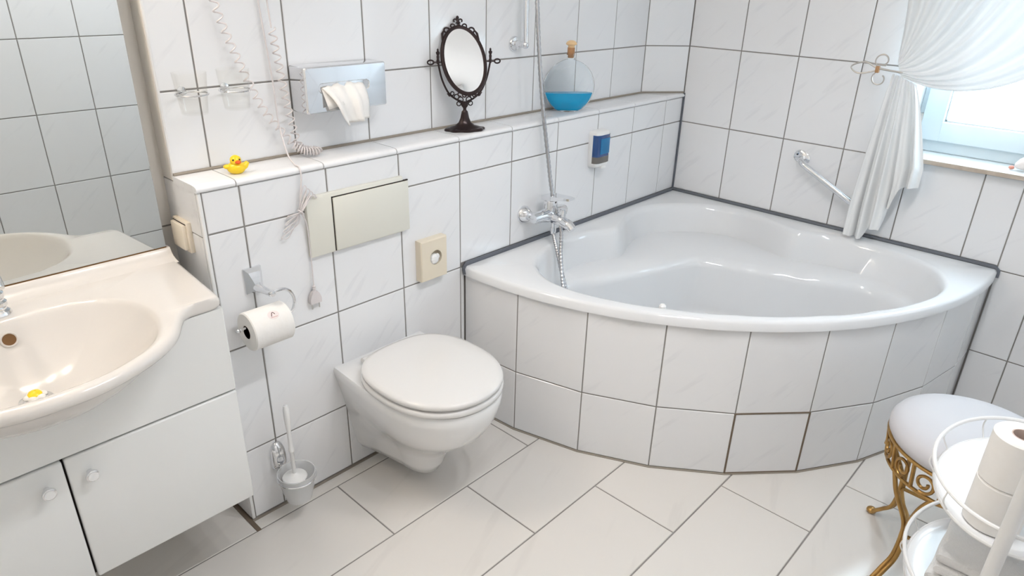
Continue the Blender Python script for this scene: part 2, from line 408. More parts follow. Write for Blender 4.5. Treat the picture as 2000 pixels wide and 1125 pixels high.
# ---- right wall with window opening
mb = MB(); x0, x1 = REC, 0.24
mb.box(x0, x1, WY0, 0.06, 0, CEIL); mb.box(x0, x1, YF - 0.05, WY1, 0, CEIL)
mb.box(x0, x1, WY1, WY0, 0, WZ0 - 0.03); mb.box(x0, x1, WY1, WY0, WZ1, CEIL)
wr = struct('wall_right', mb, m_grout, 'white tiled window wall beside the bathtub')
YB, WB = -0.2455, 0.2471
yc = sorted([YF] + [YB - WB * k for k in range(7) if YB - WB * k > YF + 0.02] + [0.0])
zr = [0.004, Z3, Z2, Z1, ZUP] + [ZUP + H * k for k in (1, 2, 3)] + [CEIL]
def rects(ylo, yhi, zlo, zhi, hole):
    out = []
    for a, b in zip(yc[:-1], yc[1:]):
        for c, d in zip(zr[:-1], zr[1:]):
            R = [(a, b, c, d)]
            for (ha, hb, hc, hd) in hole:
                N = []
                for (p, q, r, t) in R:
                    if q <= ha or p >= hb or t <= hc or r >= hd: N.append((p, q, r, t)); continue
                    if p < ha: N.append((p, ha, r, t))
                    if q > hb: N.append((hb, q, r, t))
                    p2, q2 = max(p, ha), min(q, hb)
                    if r < hc: N.append((p2, q2, r, hc))
                    if t > hd: N.append((p2, q2, hd, t))
                R = N
            out += R
    return out
for (a, b, c, d) in rects(YF, 0, 0, CEIL, [(WY1, WY0, WZ0 - 0.018, WZ1), (-1.355, 0.1, -0.1, 0.592)]):
    if b - a > 0.012 and d - c > 0.012: tiles(wr, '-x', 0.0, [a, b], [c, d], m_tileB)
# reveal of the window opening
for (ya, yb_, za, zb) in ((WY0 - 0.001, WY0 + 0.006, WZ0, WZ1), (WY1 - 0.006, WY1 + 0.001, WZ0, WZ1), (WY1, WY0, WZ1 - 0.001, WZ1 + 0.006)):
    obj('reveal_panel', MB().box(0.001, 0.23, ya, yb_, za, zb), m_paint, wr)
# corner sealant
obj('corner_sealant', MB().tube([(-0.003, -0.003, 0.586), (-0.003, -0.003, ZLEDGE)], 0.0055, 6), m_seal, wr)
# ---- window
win = struct('window_1', MB().box(0.118, 0.190, WY0 - 0.030, WY0, WZ0, WZ1, 0.004).box(0.118, 0.190, WY1, WY1 + 0.03, WZ0, WZ1, 0.004).box(0.118, 0.190, WY1 + 0.03, WY0 - 0.03, WZ0, WZ0 + 0.05, 0.004).box(0.118, 0.190, WY1 + 0.03, WY0 - 0.03, WZ1 - 0.045, WZ1, 0.004), m_frame, 'white framed window over the tub side wall')
ya, yb_, za, zb = WY1 + 0.022, WY0 - 0.020, WZ0 + 0.045, WZ1 - 0.03
sw = 0.072
obj('sash', MB().box(0.098, 0.165, yb_ - sw, yb_, za, zb, 0.005, 2).box(0.098, 0.165, ya, ya + sw, za, zb, 0.005, 2).box(0.099, 0.164, ya + sw - 0.003, yb_ - sw + 0.003, za, za + sw, 0.005, 2).box(0.099, 0.164, ya + sw - 0.003, yb_ - sw + 0.003, zb - sw, zb, 0.005, 2), m_frame, win)
obj('pane', MB().box(0.140, 0.146, ya + sw - 0.004, yb_ - sw + 0.004, za + sw - 0.004, zb - sw + 0.004), m_pane, win, smooth=False)
obj('glazing_bead', MB().box(0.120, 0.134, yb_ - sw - 0.010, yb_ - sw, za + sw, zb - sw, 0.003).box(0.120, 0.134, ya + sw, yb_ - sw, za + sw, za + sw + 0.010, 0.003), m_white, win)
obj('hinge', MB().lathe([(0.007, 0), (0.007, 0.075)], (0.108, yb_ + 0.004, za + 0.02), n=10), m_brush, win)
sill = struct('trim_1', MB().box(-0.034, 0.125, WY1, WY0 + 0.03, WZ0 - 0.016, WZ0, 0.0015), m_sill, 'pale stone window sill with a brown front edge')
obj('sill_edge', MB().box(-0.0365, -0.033, WY1, WY0 + 0.03, WZ0 - 0.0165, WZ0 - 0.0015), m_stone, sill)

# ------------------------------------------------------------------ bathtub
TOPZ = 0.583
tub = thing('bathtub', 'white quarter-round corner bathtub with a moulded seat', 'bathtub', (-0.6, -0.6, 0.0))
TC = np.array([-0.66, -0.66])
half = [(-0.985, -0.925), (-0.85, -1.045), (-0.695, -1.15), (-0.537, -1.228), (-0.40, -1.266), (-0.30, -1.266), (-0.226, -1.236), (-0.148, -1.176), (-0.097, -1.066), (-0.078, -0.958), (-0.076, -0.848), (-0.098, -0.745), (-0.150, -0.675), (-0.110, -0.57), (-0.062, -0.45), (-0.055, -0.346), (-0.100, -0.235), (-0.165, -0.165)]
full = half + [(y, x) for x, y in half[-2::-1]]
def radial(pts, th, sm=0.0):
    A = np.array(pts) - TC; a = np.unwrap(np.arctan2(A[:, 1], A[:, 0])); r = np.hypot(A[:, 0], A[:, 1])
    o = np.argsort(a % (2 * PI)); return np.interp(th % (2 * PI), (a % (2 * PI))[o], r[o], period=2 * PI)
corner_angles = [math.atan2(y - TC[1], x - TC[0]) for x, y in ((-0.004, -0.004), (-1.386, -0.004), (-0.004, -1.36))]
TH = np.sort(np.concatenate([np.linspace(0, 2 * PI, 180, endpoint=False), np.array(corner_angles) % (2 * PI)]))
def smooth_periodic(r, k):
    for _ in range(k): r = (np.roll(r, 1) + 2 * r + np.roll(r, -1)) / 4
    return r
rin = smooth_periodic(radial(full, TH), 3)
def r_outer(th, R):
    dx, dy = math.cos(th), math.sin(th); c = [9.0]
    if dx > 1e-6: c.append((-0.004 - TC[0]) / dx)
    if dy > 1e-6: c.append((-0.004 - TC[1]) / dy)
    ox, oy = TC[0] - TCX, TC[1] - TCY; b = ox * dx + oy * dy; q = ox * ox + oy * oy - R * R
    c.append(-b + math.sqrt(b * b - q)); return min(c)
ro = np.array([r_outer(t, TR + 0.009) for t in TH]); ro2 = np.array([r_outer(t, TR + 0.002) for t in TH]); ro3 = np.array([r_outer(t, TR - 0.004) for t in TH])
shelf = [(-0.93, -0.185), (-0.80, -0.222), (-0.67, -0.262), (-0.55, -0.300), (-0.44, -0.338), (-0.375, -0.375)]
shelf_full = shelf + [(y, x) for x, y in shelf[-2::-1]]
rs = rin - 0.062
A = np.array(shelf_full) - TC; sa = np.arctan2(A[:, 1], A[:, 0]); so = np.argsort(sa); sa = sa[so]; sr = np.hypot(A[:, 0], A[:, 1])[so]
tw = (TH + PI) % (2 * PI) - PI
ins = (tw > sa[0]) & (tw < sa[-1]); rs[ins] = np.minimum(rs[ins], np.interp(tw[ins], sa, sr))
rs = smooth_periodic(rs, 5)
rfl = smooth_periodic(np.minimum(rs - 0.05, rin - 0.13), 14)
def TL(r, z):
    zz = z if hasattr(z, '__len__') else [z] * len(TH)
    return [(TC[0] + q * math.cos(t), TC[1] + q * math.sin(t), h) for q, t, h in zip(r, TH, zz)]
rin4 = smooth_periodic(rin.copy(), 5)
loops = [TL(ro, 0.549), TL(ro, 0.574), TL(ro2, 0.5815), TL(ro3, TOPZ), TL(np.minimum(rin + 0.014, ro3 - 0.001), TOPZ), TL(np.minimum(rin + 0.004, ro3 - 0.002), 0.5815), TL(rin - 0.006, 0.574), TL(rin - 0.014, 0.556), TL(rin4 - 0.036, 0.462), TL(np.minimum(rin4 - 0.046, rs + 0.012), 0.446), TL(rs, 0.438), TL(rs - 0.014, 0.428), TL(rs - 0.024, 0.405), TL(rfl + 0.045, 0.22), TL(rfl + 0.02, 0.172), TL(rfl - 0.03, 0.150), TL(rfl * 0.5, 0.143)]
mb = MB(); mb.loft(loops, False, False)
c0 = len(mb.v); mb.v.append((TC[0], TC[1], 0.142)); n = len(TH); b0 = (len(loops) - 1) * n
mb.f += [(b0 + k, b0 + (k + 1) % n, c0) for k in range(n)]
obj('tub_shell', mb, m_acryl, tub, sharp=60)
# dark sealant line where the tub meets the walls
pth = [(-1.383, -0.012, 0.553), (-1.384, -0.0065, 0.578), (-1.376, -0.0062, 0.587), (-0.010, -0.0062, 0.587), (-0.0062, -0.010, 0.587), (-0.0062, -1.352, 0.587), (-0.0065, -1.361, 0.578), (-0.012, -1.362, 0.553)]
obj('sealant_strip', MB().tube(pth, 0.0085, 8), m_seal, tub)
obj('overflow_knob', MB().lathe([(0.0, 0.012), (0.007, 0.011), (0.011, 0.006), (0.011, -0.004)], (-1.155, -0.668, 0.577), 'z', 16), m_white, tub)
# ---- tiled front of the tub
ap = thing('tub_surround', 'curved tiled front panel under the corner bathtub', 'tub panel', (-1.0, -1.0, 0.0))
ja = [-171.02, -160.0, -149.17, -138.18, -127.3, -116.59, -105.8, -95.0]
pts = [(-1.377, -0.002)] + [(TCX + TR * math.cos(math.radians(a)), TCY + TR * math.sin(math.radians(a))) for a in ja] + [(-0.002, -1.352)]
mb = MB(); inn = []
for x, y in pts:
    dx, dy = x - TCX, y - TCY; l = math.hypot(dx, dy); inn.append((x - dx / l * REC, y - dy / l * REC))
mb.loft([[(x, y, z) for x, y in inn] + [(-0.03, -0.03, z)] for z in (0.0, 0.550)], True, False)
obj('panel_base', mb, m_grout, ap, smooth=False)
ZM = 0.2435
for i in range(len(pts) - 1):
    a, b = Vector((*pts[i], 0)), Vector((*pts[i + 1], 0)); t = (b - a); Lt = t.length; t.normalize()
    rz = math.atan2(t.y, t.x)
    for z0, z1 in ((0.004, ZM), (ZM, 0.552)):
        o = link('tile', tile_mesh(Lt - G, z1 - z0 - G, '-y', m_tile), ap, ((a.x + b.x) / 2, (a.y + b.y) / 2, (z0 + z1) / 2)); o.rotation_euler = (0, 0, rz)
# brown filler around the access panel tile
a, b = Vector((*pts[4], 0)), Vector((*pts[5], 0)); t = (b - a).normalized(); nn = Vector((t.y, -t.x, 0))
mb = MB()
for (p, q) in (((a, 0.006), (b, 0.006)), ((a, ZM), (b, ZM)), ((a, 0.006), (a, ZM)), ((b, 0.006), (b, ZM))):
    P0 = Vector((p[0].x, p[0].y, p[1])) - nn * 0.001; P1 = Vector((q[0].x, q[0].y, q[1])) - nn * 0.001
    mb.tube([P0, P1], 0.0034, 6)
obj('access_panel_filler', mb, m_groutB, ap)
mb = MB().tube([(x * 1.0, y, 0.001) for x, y in pts], 0.0045, 6)
obj('floor_joint', mb, m_taupe, ap)

# ------------------------------------------------------------------ toilet
tx = -1.757
tl = thing('toilet', 'white wall-hung toilet with a closed lid', 'toilet', (tx, -0.25, 0.0))
def dloop(hb, hw, yw, yf, z, n=28, e=2.2, yb=0.0):
    L = [(tx + hb, yb, z), (tx + hb + (hw - hb) * 0.55, yw * 0.45, z)]
    for i in range(n + 1):
        t = PI * i / n; c, s_ = math.cos(t), math.sin(t)
        L.append((tx + hw * math.copysign(abs(c) ** (2 / e), c), yw + (yf - yw) * abs(s_) ** (2 / e), z))
    return L + [(tx - hb - (hw - hb) * 0.55, yw * 0.45, z), (tx - hb, yb, z)]
sec = [(0.048, 0.070, 0.042, -0.17, -0.250), (0.056, 0.092, 0.056, -0.17, -0.266), (0.09, 0.112, 0.070, -0.18, -0.284), (0.14, 0.122, 0.084, -0.18, -0.306), (0.19, 0.130, 0.108, -0.19, -0.352), (0.23, 0.138, 0.134, -0.20, -0.405), (0.27, 0.146, 0.158, -0.22, -0.446), (0.32, 0.158, 0.175, -0.24, -0.474), (0.36, 0.168, 0.183, -0.25, -0.486), (0.388, 0.174, 0.186, -0.25, -0.489), (0.398, 0.170, 0.181, -0.25, -0.484)]
mb = MB().loft([dloop(a[1], a[2], a[3], a[4], a[0]) for a in sec])
obj('bowl', mb, m_ceramic, tl, sharp=60)
def lid_loop(k, z, dy=0.0):
    L = []
    for i in range(56):
        t = 2 * PI * i / 56; c, s_ = math.cos(t), math.sin(t)
        e = 2.15 if s_ < 0 else 2.7; b = 0.222 if s_ < 0 else 0.205
        L.append((tx + (0.189 - k) * math.copysign(abs(c) ** (2 / e), c), -0.268 + dy + (b - k) * math.copysign(abs(s_) ** (2 / e), s_), z))
    return L
obj('seat', MB().loft([lid_loop(0.006, 0.4005), lid_loop(0.0, 0.405), lid_loop(0.0, 0.415), lid_loop(0.005, 0.4205)]), m_seat, tl, sharp=60)
obj('lid', MB().loft([lid_loop(0.008, 0.4260), lid_loop(0.002, 0.429), lid_loop(0.001, 0.4375), lid_loop(0.005, 0.4435), lid_loop(0.02, 0.447), lid_loop(0.07, 0.4495), lid_loop(0.14, 0.4505)]), m_seat, tl, sharp=60)
for s_ in (-1, 1):
    obj('hinge', MB().lathe([(0.011, 0), (0.011, 0.05)], (tx + s_ * 0.075 - 0.025, -0.052, 0.412), 'x', 14), m_seat, tl)
for s_ in (-1, 1):
    obj('fixing_cap', MB().lathe([(0.009, 0), (0.009, 0.004), (0.005, 0.007), (0, 0.007)], (tx + s_ * 0.158, -0.10, 0.315), (s_, 0, 0), 12), m_brush, tl)

# ---- flush plate
fp = thing('flush_plate', 'large cream flush plate above the toilet', 'flush plate', (-1.81, -0.01, 0.78))
x0, x1, z0, z1 = -1.972, -1.640, 0.777, 0.953
obj('frame', MB().box(x0, x1, -0.014, 0.003, z0, z1, 0.004, 2), m_cream, fp)
obj('button', MB().box(-1.890, x1 + 0.016, -0.0185, -0.004, z0 + 0.004, z1 - 0.016, 0.003, 2), m_cream, fp)
obj('gap', MB().box(-1.8935, -1.890, -0.0146, -0.010, z0 + 0.003, z1 - 0.012).box(-1.8935, x1 + 0.017, -0.0146, -0.010, z1 - 0.0158, z1 - 0.0125), m_gapshade, fp, smooth=False)  # dark strips painting the shade around the button

# ---- hygiene bag dispenser
hb = thing('bag_dispenser', 'beige hygiene bag dispenser with a round opening beside the bathtub', 'dispenser', (-1.535, -0.015, 0.59))
x0, x1, z0, z1, yf = -1.592, -1.482, 0.588, 0.728, -0.030
cx, cz, rr = -1.531, 0.663, 0.025
mb = MB()
N = 32
outer = []
for k in range(N):
    a = 2 * PI * k / N; c, s_ = math.cos(a), math.sin(a)
    m_ = min(((x1 - 0.003 - cx) if c > 0 else (cx - x0 - 0.003)) / max(abs(c), 1e-6), ((z1 - 0.003 - cz) if s_ > 0 else (cz - z0 - 0.003)) / max(abs(s_), 1e-6))
    outer.append((c * m_, s_ * m_))
# snap to the four corners so that the front stays rectangular
for X, Zc in ((x0 + 0.003 - cx, z0 + 0.003 - cz), (x1 - 0.003 - cx, z0 + 0.003 - cz), (x0 + 0.003 - cx, z1 - 0.003 - cz), (x1 - 0.003 - cx, z1 - 0.003 - cz)):
    k = min(range(N), key=lambda i: abs(outer[i][0] - X) + abs(outer[i][1] - Zc)); outer[k] = (X, Zc)
def push(o, d):
    x, z = o; x = max(x0 - cx, min(x1 - cx, x + math.copysign(d, x))) if abs(x) > 0 else x
    return x, z
edge = [(max(x0, min(x1, cx + x * 1.07)), max(z0, min(z1, cz + z * 1.07))) for x, z in outer]
mb.loft([[(x, 0.002, z) for x, z in edge], [(x, yf + 0.004, z) for x, z in edge], [(cx + x, yf, cz + z) for x, z in outer], [(cx + rr * math.cos(2 * PI * k / N), yf, cz + rr * math.sin(2 * PI * k / N)) for k in range(N)], [(cx + rr * math.cos(2 * PI * k / N), yf + 0.02, cz + rr * math.sin(2 * PI * k / N)) for k in range(N)]], True, True)
obj('box', mb, m_cream2, hb, sharp=30)
obj('bag', MB().ball((cx - 0.004, yf + 0.006, cz - 0.006), (0.019, 0.012, 0.019), 10, 6).ball((cx - 0.009, yf + 0.002, cz - 0.013), (0.010, 0.008, 0.009), 8, 5).ball((cx + 0.006, yf + 0.002, cz + 0.002), (0.010, 0.007, 0.010), 8, 5), m_white, hb, sharp=20)

# ---- light switch on the side face
sw_ = thing('light_switch', 'cream rocker light switch on the end of the half wall', 'switch', (XL, 0.12, 0.85))
obj('plate', MB().box(XL - 0.012, XL + 0.001, 0.066, 0.150, 0.848, 0.930, 0.003, 2), m_cream3, sw_)
obj('rocker', MB().box(XL - 0.022, XL - 0.010, 0.074, 0.142, 0.856, 0.9225, 0.003, 2), m_cream3, sw_)
obj('gap', MB().box(XL - 0.0135, XL - 0.011, 0.0725, 0.1435, 0.9228, 0.9245), m_gapshade, sw_, smooth=False)  # dark strip drawn as the shade above the rocker

# ------------------------------------------------------------------ wash basin, cabinet, mirror
vx = -2.687
cab = thing('vanity_cabinet', 'white wall-hung vanity cabinet with two doors under the wash basin', 'cabinet', (vx, 0.0, 0.244))
CF = -0.18
hw = 0.380
for s_ in (-1, 1):
    xa = vx + s_ * hw; obj('side_panel', MB().box(min(xa, xa - 0.018 * s_), max(xa, xa - 0.018 * s_), CF + 0.019, DM - 0.002, 0.246, 0.798, 0.002), m_lacq, cab)
obj('bottom_panel', MB().box(vx - hw + 0.018, vx + hw - 0.018, CF + 0.0196, DM - 0.002, 0.246, 0.264), m_lacq, cab, smooth=False)
obj('back_panel', MB().box(vx - hw + 0.018, vx + hw - 0.018, DM - 0.010, DM - 0.002, 0.264, 0.798), m_lacq, cab, smooth=False)
fo = [(vx - hw + 2 * hw * i / 48, min(0.7985, 0.676 + 0.122 * (abs(-hw + 2 * hw * i / 48) / 0.236) ** 2.5)) for i in range(49)]
fo = [(vx - hw, 0.5775), (vx + hw, 0.5775)] + fo[::-1]
def inset(L, k): return [(x + (k if x < vx - hw + 1e-4 else (-k if x > vx + hw - 1e-4 else 0)), z + (k if z < 0.578 else 0)) for x, z in L]
obj('front_panel', MB().loft([[(x, CF + 0.018, z) for x, z in fo], [(x, CF + 0.003, z) for x, z in fo], [(x, CF, z) for x, z in inset(fo, 0.003)]]), m_lacq, cab)
for s_ in (-1, 1):
    a, b = (vx + 0.002, vx + hw) if s_ > 0 else (vx - hw, vx - 0.0025)
    d_ = obj('door', MB().box(a, b, CF - 0.001, CF + 0.017, 0.2445, 0.5735, 0.005, 3), m_lacq, cab)
    kx = vx + s_ * 0.0405
    k_ = obj('knob', MB().lathe([(0.0065, 0.0), (0.0055, 0.010), (0.0115, 0.012), (0.0135, 0.017), (0.0130, 0.023), (0.0105, 0.0245), (0, 0.0245)], (kx, CF - 0.001, 0.524), '-y', 24), m_chrome, d_)
    k_2 = MB().lathe([(0.0102, 0.0240), (0.0102, 0.0256), (0, 0.0262)], (kx, CF - 0.001, 0.524), '-y', 24)
    c_ = obj('knob_cap', k_2, m_white, d_)
obj('door_gap_shade', MB().box(vx - 0.006, vx + 0.006, CF + 0.016, CF + 0.0195, 0.2465, 0.574), m_gapshade, cab, smooth=False)  # dark backing strip in place of the shade between the doors
bas = thing('wash_basin', 'cream-white ceramic wash basin with a bowed front and side shelves', 'basin', (vx, 0.0, 0.80))
bx = [(0.0, -0.386), (0.05, -0.383), (0.105, -0.368), (0.165, -0.340), (0.215, -0.304), (0.245, -0.268), (0.268, -0.228), (0.288, -0.198), (0.312, -0.183), (0.345, -0.181), (0.370, -0.180), (0.379, -0.170), (0.383, -0.15), (0.389, -0.06), (0.397, 0.05), (0.402, 0.128), (0.405, 0.186)]
bx = [(p[0], p[1]) for p in smoothpath([(a, b, 0) for a, b in bx], 3)]
outl = [(vx + a, b) for a, b in bx] + [(vx + 0.27, 0.186), (vx + 0.13, 0.186), (vx, 0.186), (vx - 0.13, 0.186), (vx - 0.27, 0.186)] + [(vx - a, b) for a, b in bx[:0:-1]]
bc = np.array([vx, -0.145])
th = np.array([math.atan2(y - bc[1], x - bc[0]) for x, y in outl])
order = np.argsort(th); O2 = np.array(outl)[order]; th = th[order]
rout = np.hypot(O2[:, 0] - bc[0], O2[:, 1] - bc[1])
def rbowl(t):
    a, bf, bb = 0.236, 0.212, 0.176
    c, s_ = math.cos(t), math.sin(t); b = bb if s_ > 0 else bf
    r = (abs(c / a) ** 2.3 + abs(s_ / b) ** 2.3) ** (-1 / 2.3)
    if s_ > 0: r -= 0.022 * math.exp(-((t - PI / 2) / 0.42) ** 2)
    return r
rb = np.array([rbowl(t) for t in th]); rb = np.minimum(rb, rout - 0.026)
BZ = 0.830
def BL(r, z): return [(bc[0] + q * math.cos(t), min(bc[1] + q * math.sin(t), 0.186), z) for q, t in zip(r, th)]
dr = np.array([0.002, 0.0])
FS = (0.93, 0.87, 0.80, 0.72, 0.64, 0.55, 0.46, 0.37, 0.28, 0.20, 0.13)
loops = [BL((rb + 0.004) * f, 0.684 + (0.8005 - 0.684) * f ** 2.5) for f in FS[::-1]]
loops += [BL(np.minimum(rb + 0.004, rout - 0.021), 0.8002), BL(rout - 0.020, 0.8003), BL(rout - 0.006, 0.802), BL(rout, 0.808), BL(rout, 0.818), BL(rout - 0.005, 0.826), BL(rout - 0.014, BZ), BL(rb + 0.010, BZ), BL(rb + 0.002, 0.8275), BL(rb - 0.005, 0.819)]
for f in FS: loops.append(BL((rb - 0.005) * f, 0.697 + (0.819 - 0.697) * f ** 2.5))
mb = MB().loft(loops, True, True)
obj('basin_body', mb, m_basin, bas, sharp=60)
# raised back edge under the mirror
mb = MB().loft([[(x, y, z) for y, z in ((0.186, 0.82), (0.085, 0.828), (0.100, 0.8315), (0.114, 0.8365), (0.123, 0.844), (0.127, 0.852), (0.131, 0.8565), (0.186, 0.8565))] for x in (vx - 0.398, vx + 0.398)])
obj('upstand', mb, m_basin, bas, sharp=50)
oc = (vx - 0.001, -0.0085, 0.7935); od = (0.0, -0.87, 0.50)
obj('overflow_rim', MB().lathe([(0.0175, -0.004), (0.0165, 0.003), (0.0145, 0.0045), (0.0125, 0.002), (0.0125, -0.004)], oc, od, 24), m_basin, bas)
obj('overflow_hole', MB().lathe([(0.0128, -0.002), (0.0128, 0.002), (0, 0.002)], oc, od, 20), m_rust, bas)
obj('drain_ring', MB().lathe([(0.032, 0), (0.031, 0.003), (0.024, 0.004), (0.021, 0.001), (0, 0.001)], (vx - 0.003, -0.125, 0.6985), 'z', 28), m_chrome, bas)
plug = thing('basin_plug', 'yellow and white flower-shaped plug in the wash basin drain', 'plug', (vx - 0.003, -0.125, 0.70))
mb = MB()
for k in range(6):
    a = 2 * PI * k / 6; mb.ball((vx - 0.003 + 0.013 * math.cos(a), -0.125 + 0.013 * math.sin(a), 0.710), (0.009, 0.009, 0.006), 10, 6)
obj('petals', mb, m_petal, plug)
obj('flower_centre', MB().lathe([(0.013, 0.0), (0.0135, 0.008), (0.010, 0.013), (0.004, 0.0155), (0.002, 0.013), (0, 0.013)], (vx - 0.003, -0.125, 0.707), 'z', 18), m_yellow, plug)
fa = thing('basin_tap', 'chrome tap at the left edge of the picture on the wash basin', 'tap', (vx, 0.052, BZ))
fc = (vx, 0.052, BZ - 0.001)
obj('body', MB().lathe([(0.027, 0), (0.028, 0.004), (0.026, 0.010), (0.021, 0.014), (0.021, 0.018), (0.024, 0.022), (0.024, 0.030), (0.020, 0.034), (0.020, 0.037), (0.0225, 0.041), (0.0225, 0.050), (0.017, 0.056), (0.0135, 0.070), (0.0115, 0.100), (0.0105, 0.130), (0.013, 0.140), (0.0, 0.148)], fc, 'z', 28), m_chrome, fa, sharp=30)
obj('spout', MB().tube(smoothpath([(vx, 0.052, 0.940), (vx, 0.0, 0.960), (vx, -0.05, 0.955), (vx, -0.075, 0.933)], 6), [0.011] * 18 + [0.010], 14), m_chrome, fa)
obj('lever', MB().box(vx - 0.006, vx + 0.006, 0.030, 0.095, 0.977, 0.987, 0.003, 2).lathe([(0.008, 0), (0.008, 0.012)], (vx, 0.052, 0.973), 'z', 14), m_chrome, fa)
wmir = thing('wall_mirror', 'large frameless wall mirror above the wash basin', 'mirror', (vx, DM, 0.859))
mx0, mx1, mz0, mz1 = -3.10, -2.2965, 0.8590, 1.95; MY = 0.132
obj('glass', MB().box(mx0, mx1, MY, MY + 0.006, mz0, mz1, 0.0008), m_mirror, wmir, smooth=False)
obj('backing_board', MB().box(mx0 + 0.02, mx1 - 0.02, MY + 0.0065, DM - 0.001, mz0 + 0.02, mz1 - 0.02), m_white, wmir, smooth=False)
obj('dark_edge', MB().box(mx0, mx1 + 0.0005, MY - 0.0008, MY + 0.006, mz0 - 0.0036, mz0 - 0.0001), m_rust, wmir, smooth=False)

# ------------------------------------------------------------------ things on the half wall front
# toilet paper holder and roll
th_ = thing('paper_holder', 'chrome toilet paper holder with a curved wire arm', 'paper holder', (-2.143, 0.0, 0.727))
px0, px1, pz0, pz1 = -2.168, -2.119, 0.727, 0.798
mb = MB().loft([[(px0, 0.001, pz0), (px1, 0.001, pz0), (px1, 0.001, pz1), (px0, 0.001, pz1)], [(px0, -0.006, pz0), (px1, -0.006, pz0), (px1, -0.006, pz1), (px0, -0.006, pz1)], [(px0 + 0.008, -0.016, pz0 + 0.008), (px1 - 0.008, -0.016, pz0 + 0.008), (px1 - 0.008, -0.016, pz1 - 0.010), (px0 + 0.008, -0.016, pz1 - 0.010)], [(-2.150, -0.026, 0.738), (-2.137, -0.026, 0.738), (-2.137, -0.026, 0.756), (-2.150, -0.026, 0.756)]])
obj('wall_plate', mb, m_chrome, th_, sharp=20)
ay, rz_ = -0.078, 0.671
obj('boss', MB().lathe([(0.012, 0.0), (0.010, 0.03), (0.0085, 0.055), (0.010, 0.060), (0.0075, 0.068), (0, 0.07)], (-2.1435, -0.020, 0.746), (0.12, -0.99, 0), 18), m_chrome, th_)
wire = smoothpath([(-2.136, ay + 0.001, 0.746), (-2.118, ay, 0.748), (-2.098, ay, 0.746), (-2.082, ay, 0.733), (-2.074, ay, 0.712), (-2.076, ay, 0.690), (-2.085, ay, 0.676), (-2.100, ay, rz_)], 6)
wire += [Vector((x, ay, rz_)) for x in (-2.13, -2.18, -2.225, -2.236)]
obj('wire_arm', MB().tube(wire, 0.0042, 10), m_chrome, th_)
obj('end_tip', MB().ball((-2.237, ay, rz_), (0.007, 0.006, 0.006), 12, 8), m_chrome, th_)
def paper_roll(name, label, c, axis, r, core, L, group=None, sheet=False):
    t = thing(name, label, 'toilet roll', c, group)
    obj('paper', MB().lathe([(core, 0), (r - 0.003, 0), (r, 0.003), (r, L - 0.003), (r - 0.003, L), (core, L), (core, 0)], c, axis, 40), m_paper, t, sharp=40)
    obj('core', MB().lathe([(core - 0.0003, -0.0003), (core - 0.0003, L + 0.0003), (core - 0.002, L + 0.0003), (core - 0.002, -0.0003), (core - 0.0003, -0.0003)], c, axis, 28), m_card, t)
    return t
rc = (-2.2155, ay, rz_ - 0.0115)
tr = paper_roll('toilet_roll', 'toilet roll with a round sticker hanging on the wall holder', rc, 'x', 0.052, 0.0180, 0.110)
def on_roll(u, v, lift):      # u along the axis, v around from straight at the viewer
    a = math.radians(128) - v / 0.052
    return (rc[0] + 0.062 + u, rc[1] + (0.052 + lift) * math.cos(a), rc[2] + (0.052 + lift) * math.sin(a))
st = MB()
for lo, nr in ((0.0004, 6),):
    rows = [[on_roll(0.0155 * k / nr * math.cos(2 * PI * j / 24), 0.013 * k / nr * math.sin(2 * PI * j / 24), lo) for j in range(25)] for k in range(1, nr + 1)]
    st.grid(rows); st.add([on_roll(0, 0, lo)] + rows[0][:24], [(0, k + 1, (k + 1) % 24 + 1) for k in range(24)])
sk = obj('sticker', st, m_pink, tr)
ac = [on_roll(-0.0065, -0.0035, 0.0008), on_roll(-0.004, 0.002, 0.0008), on_roll(-0.001, 0.0065, 0.0008), on_roll(0.002, 0.006, 0.0008), on_roll(0.0045, 0.0005, 0.0008)]
obj('printed_arch', MB().tube(smoothpath(ac, 5), 0.0009, 6), m_print, sk)
obj('printed_line', MB().tube([on_roll(-0.009 + 0.0036 * k, -0.0065 + 0.0003 * (k % 2), 0.0006) for k in range(6)], 0.00055, 5), m_printr, sk)
# toilet brush set
bs = thing('brush_holder', 'chrome wall holder with a frosted glass cup for the toilet brush', 'brush holder', (-2.145, 0.0, 0.07))
mb = MB(); prof = []
for z, w, y in ((0.150, 0.023, -0.014), (0.162, 0.0245, -0.024), (0.185, 0.024, -0.025), (0.210, 0.022, -0.022), (0.228, 0.016, -0.014), (0.236, 0.008, -0.007)):
    L = [(-2.147 + w, 0.001, z)] + [(-2.147 + w * math.copysign(abs(math.cos(PI * i / 12)) ** 0.8, math.cos(PI * i / 12)), y * abs(math.sin(PI * i / 12)) ** 0.8, z) for i in range(13)] + [(-2.147 - w, 0.001, z)]
    prof.append(L)
obj('wall_plate', MB().loft(prof), m_chrome, bs, sharp=50)
cc = (-2.137, -0.086, 0.0)
cup_r = 0.0545
obj('cup_ring', MB().tube([(cc[0] + cup_r * math.cos(2 * PI * k / 40), cc[1] + cup_r * math.sin(2 * PI * k / 40), 0.152) for k in range(40)], 0.0028, 8, True).tube([(-2.147, -0.012, 0.158), (-2.144, cc[1] + cup_r, 0.153)], 0.006, 8), m_chrome, bs)
obj('glass_cup', MB().lathe([(0.0, 0.068), (0.030, 0.068), (0.037, 0.074), (0.046, 0.110), (0.0525, 0.150), (0.055, 0.168), (0.052, 0.168), (0.0495, 0.150), (0.043, 0.110), (0.034, 0.078), (0.0, 0.076)], (cc[0], cc[1], 0), 'z', 36), m_frost, bs)
br = thing('toilet_brush', 'white toilet brush standing in the frosted glass cup', 'toilet brush', (cc[0], cc[1], 0.08))
hx, hy = cc[0] - 0.004, cc[1] + 0.004
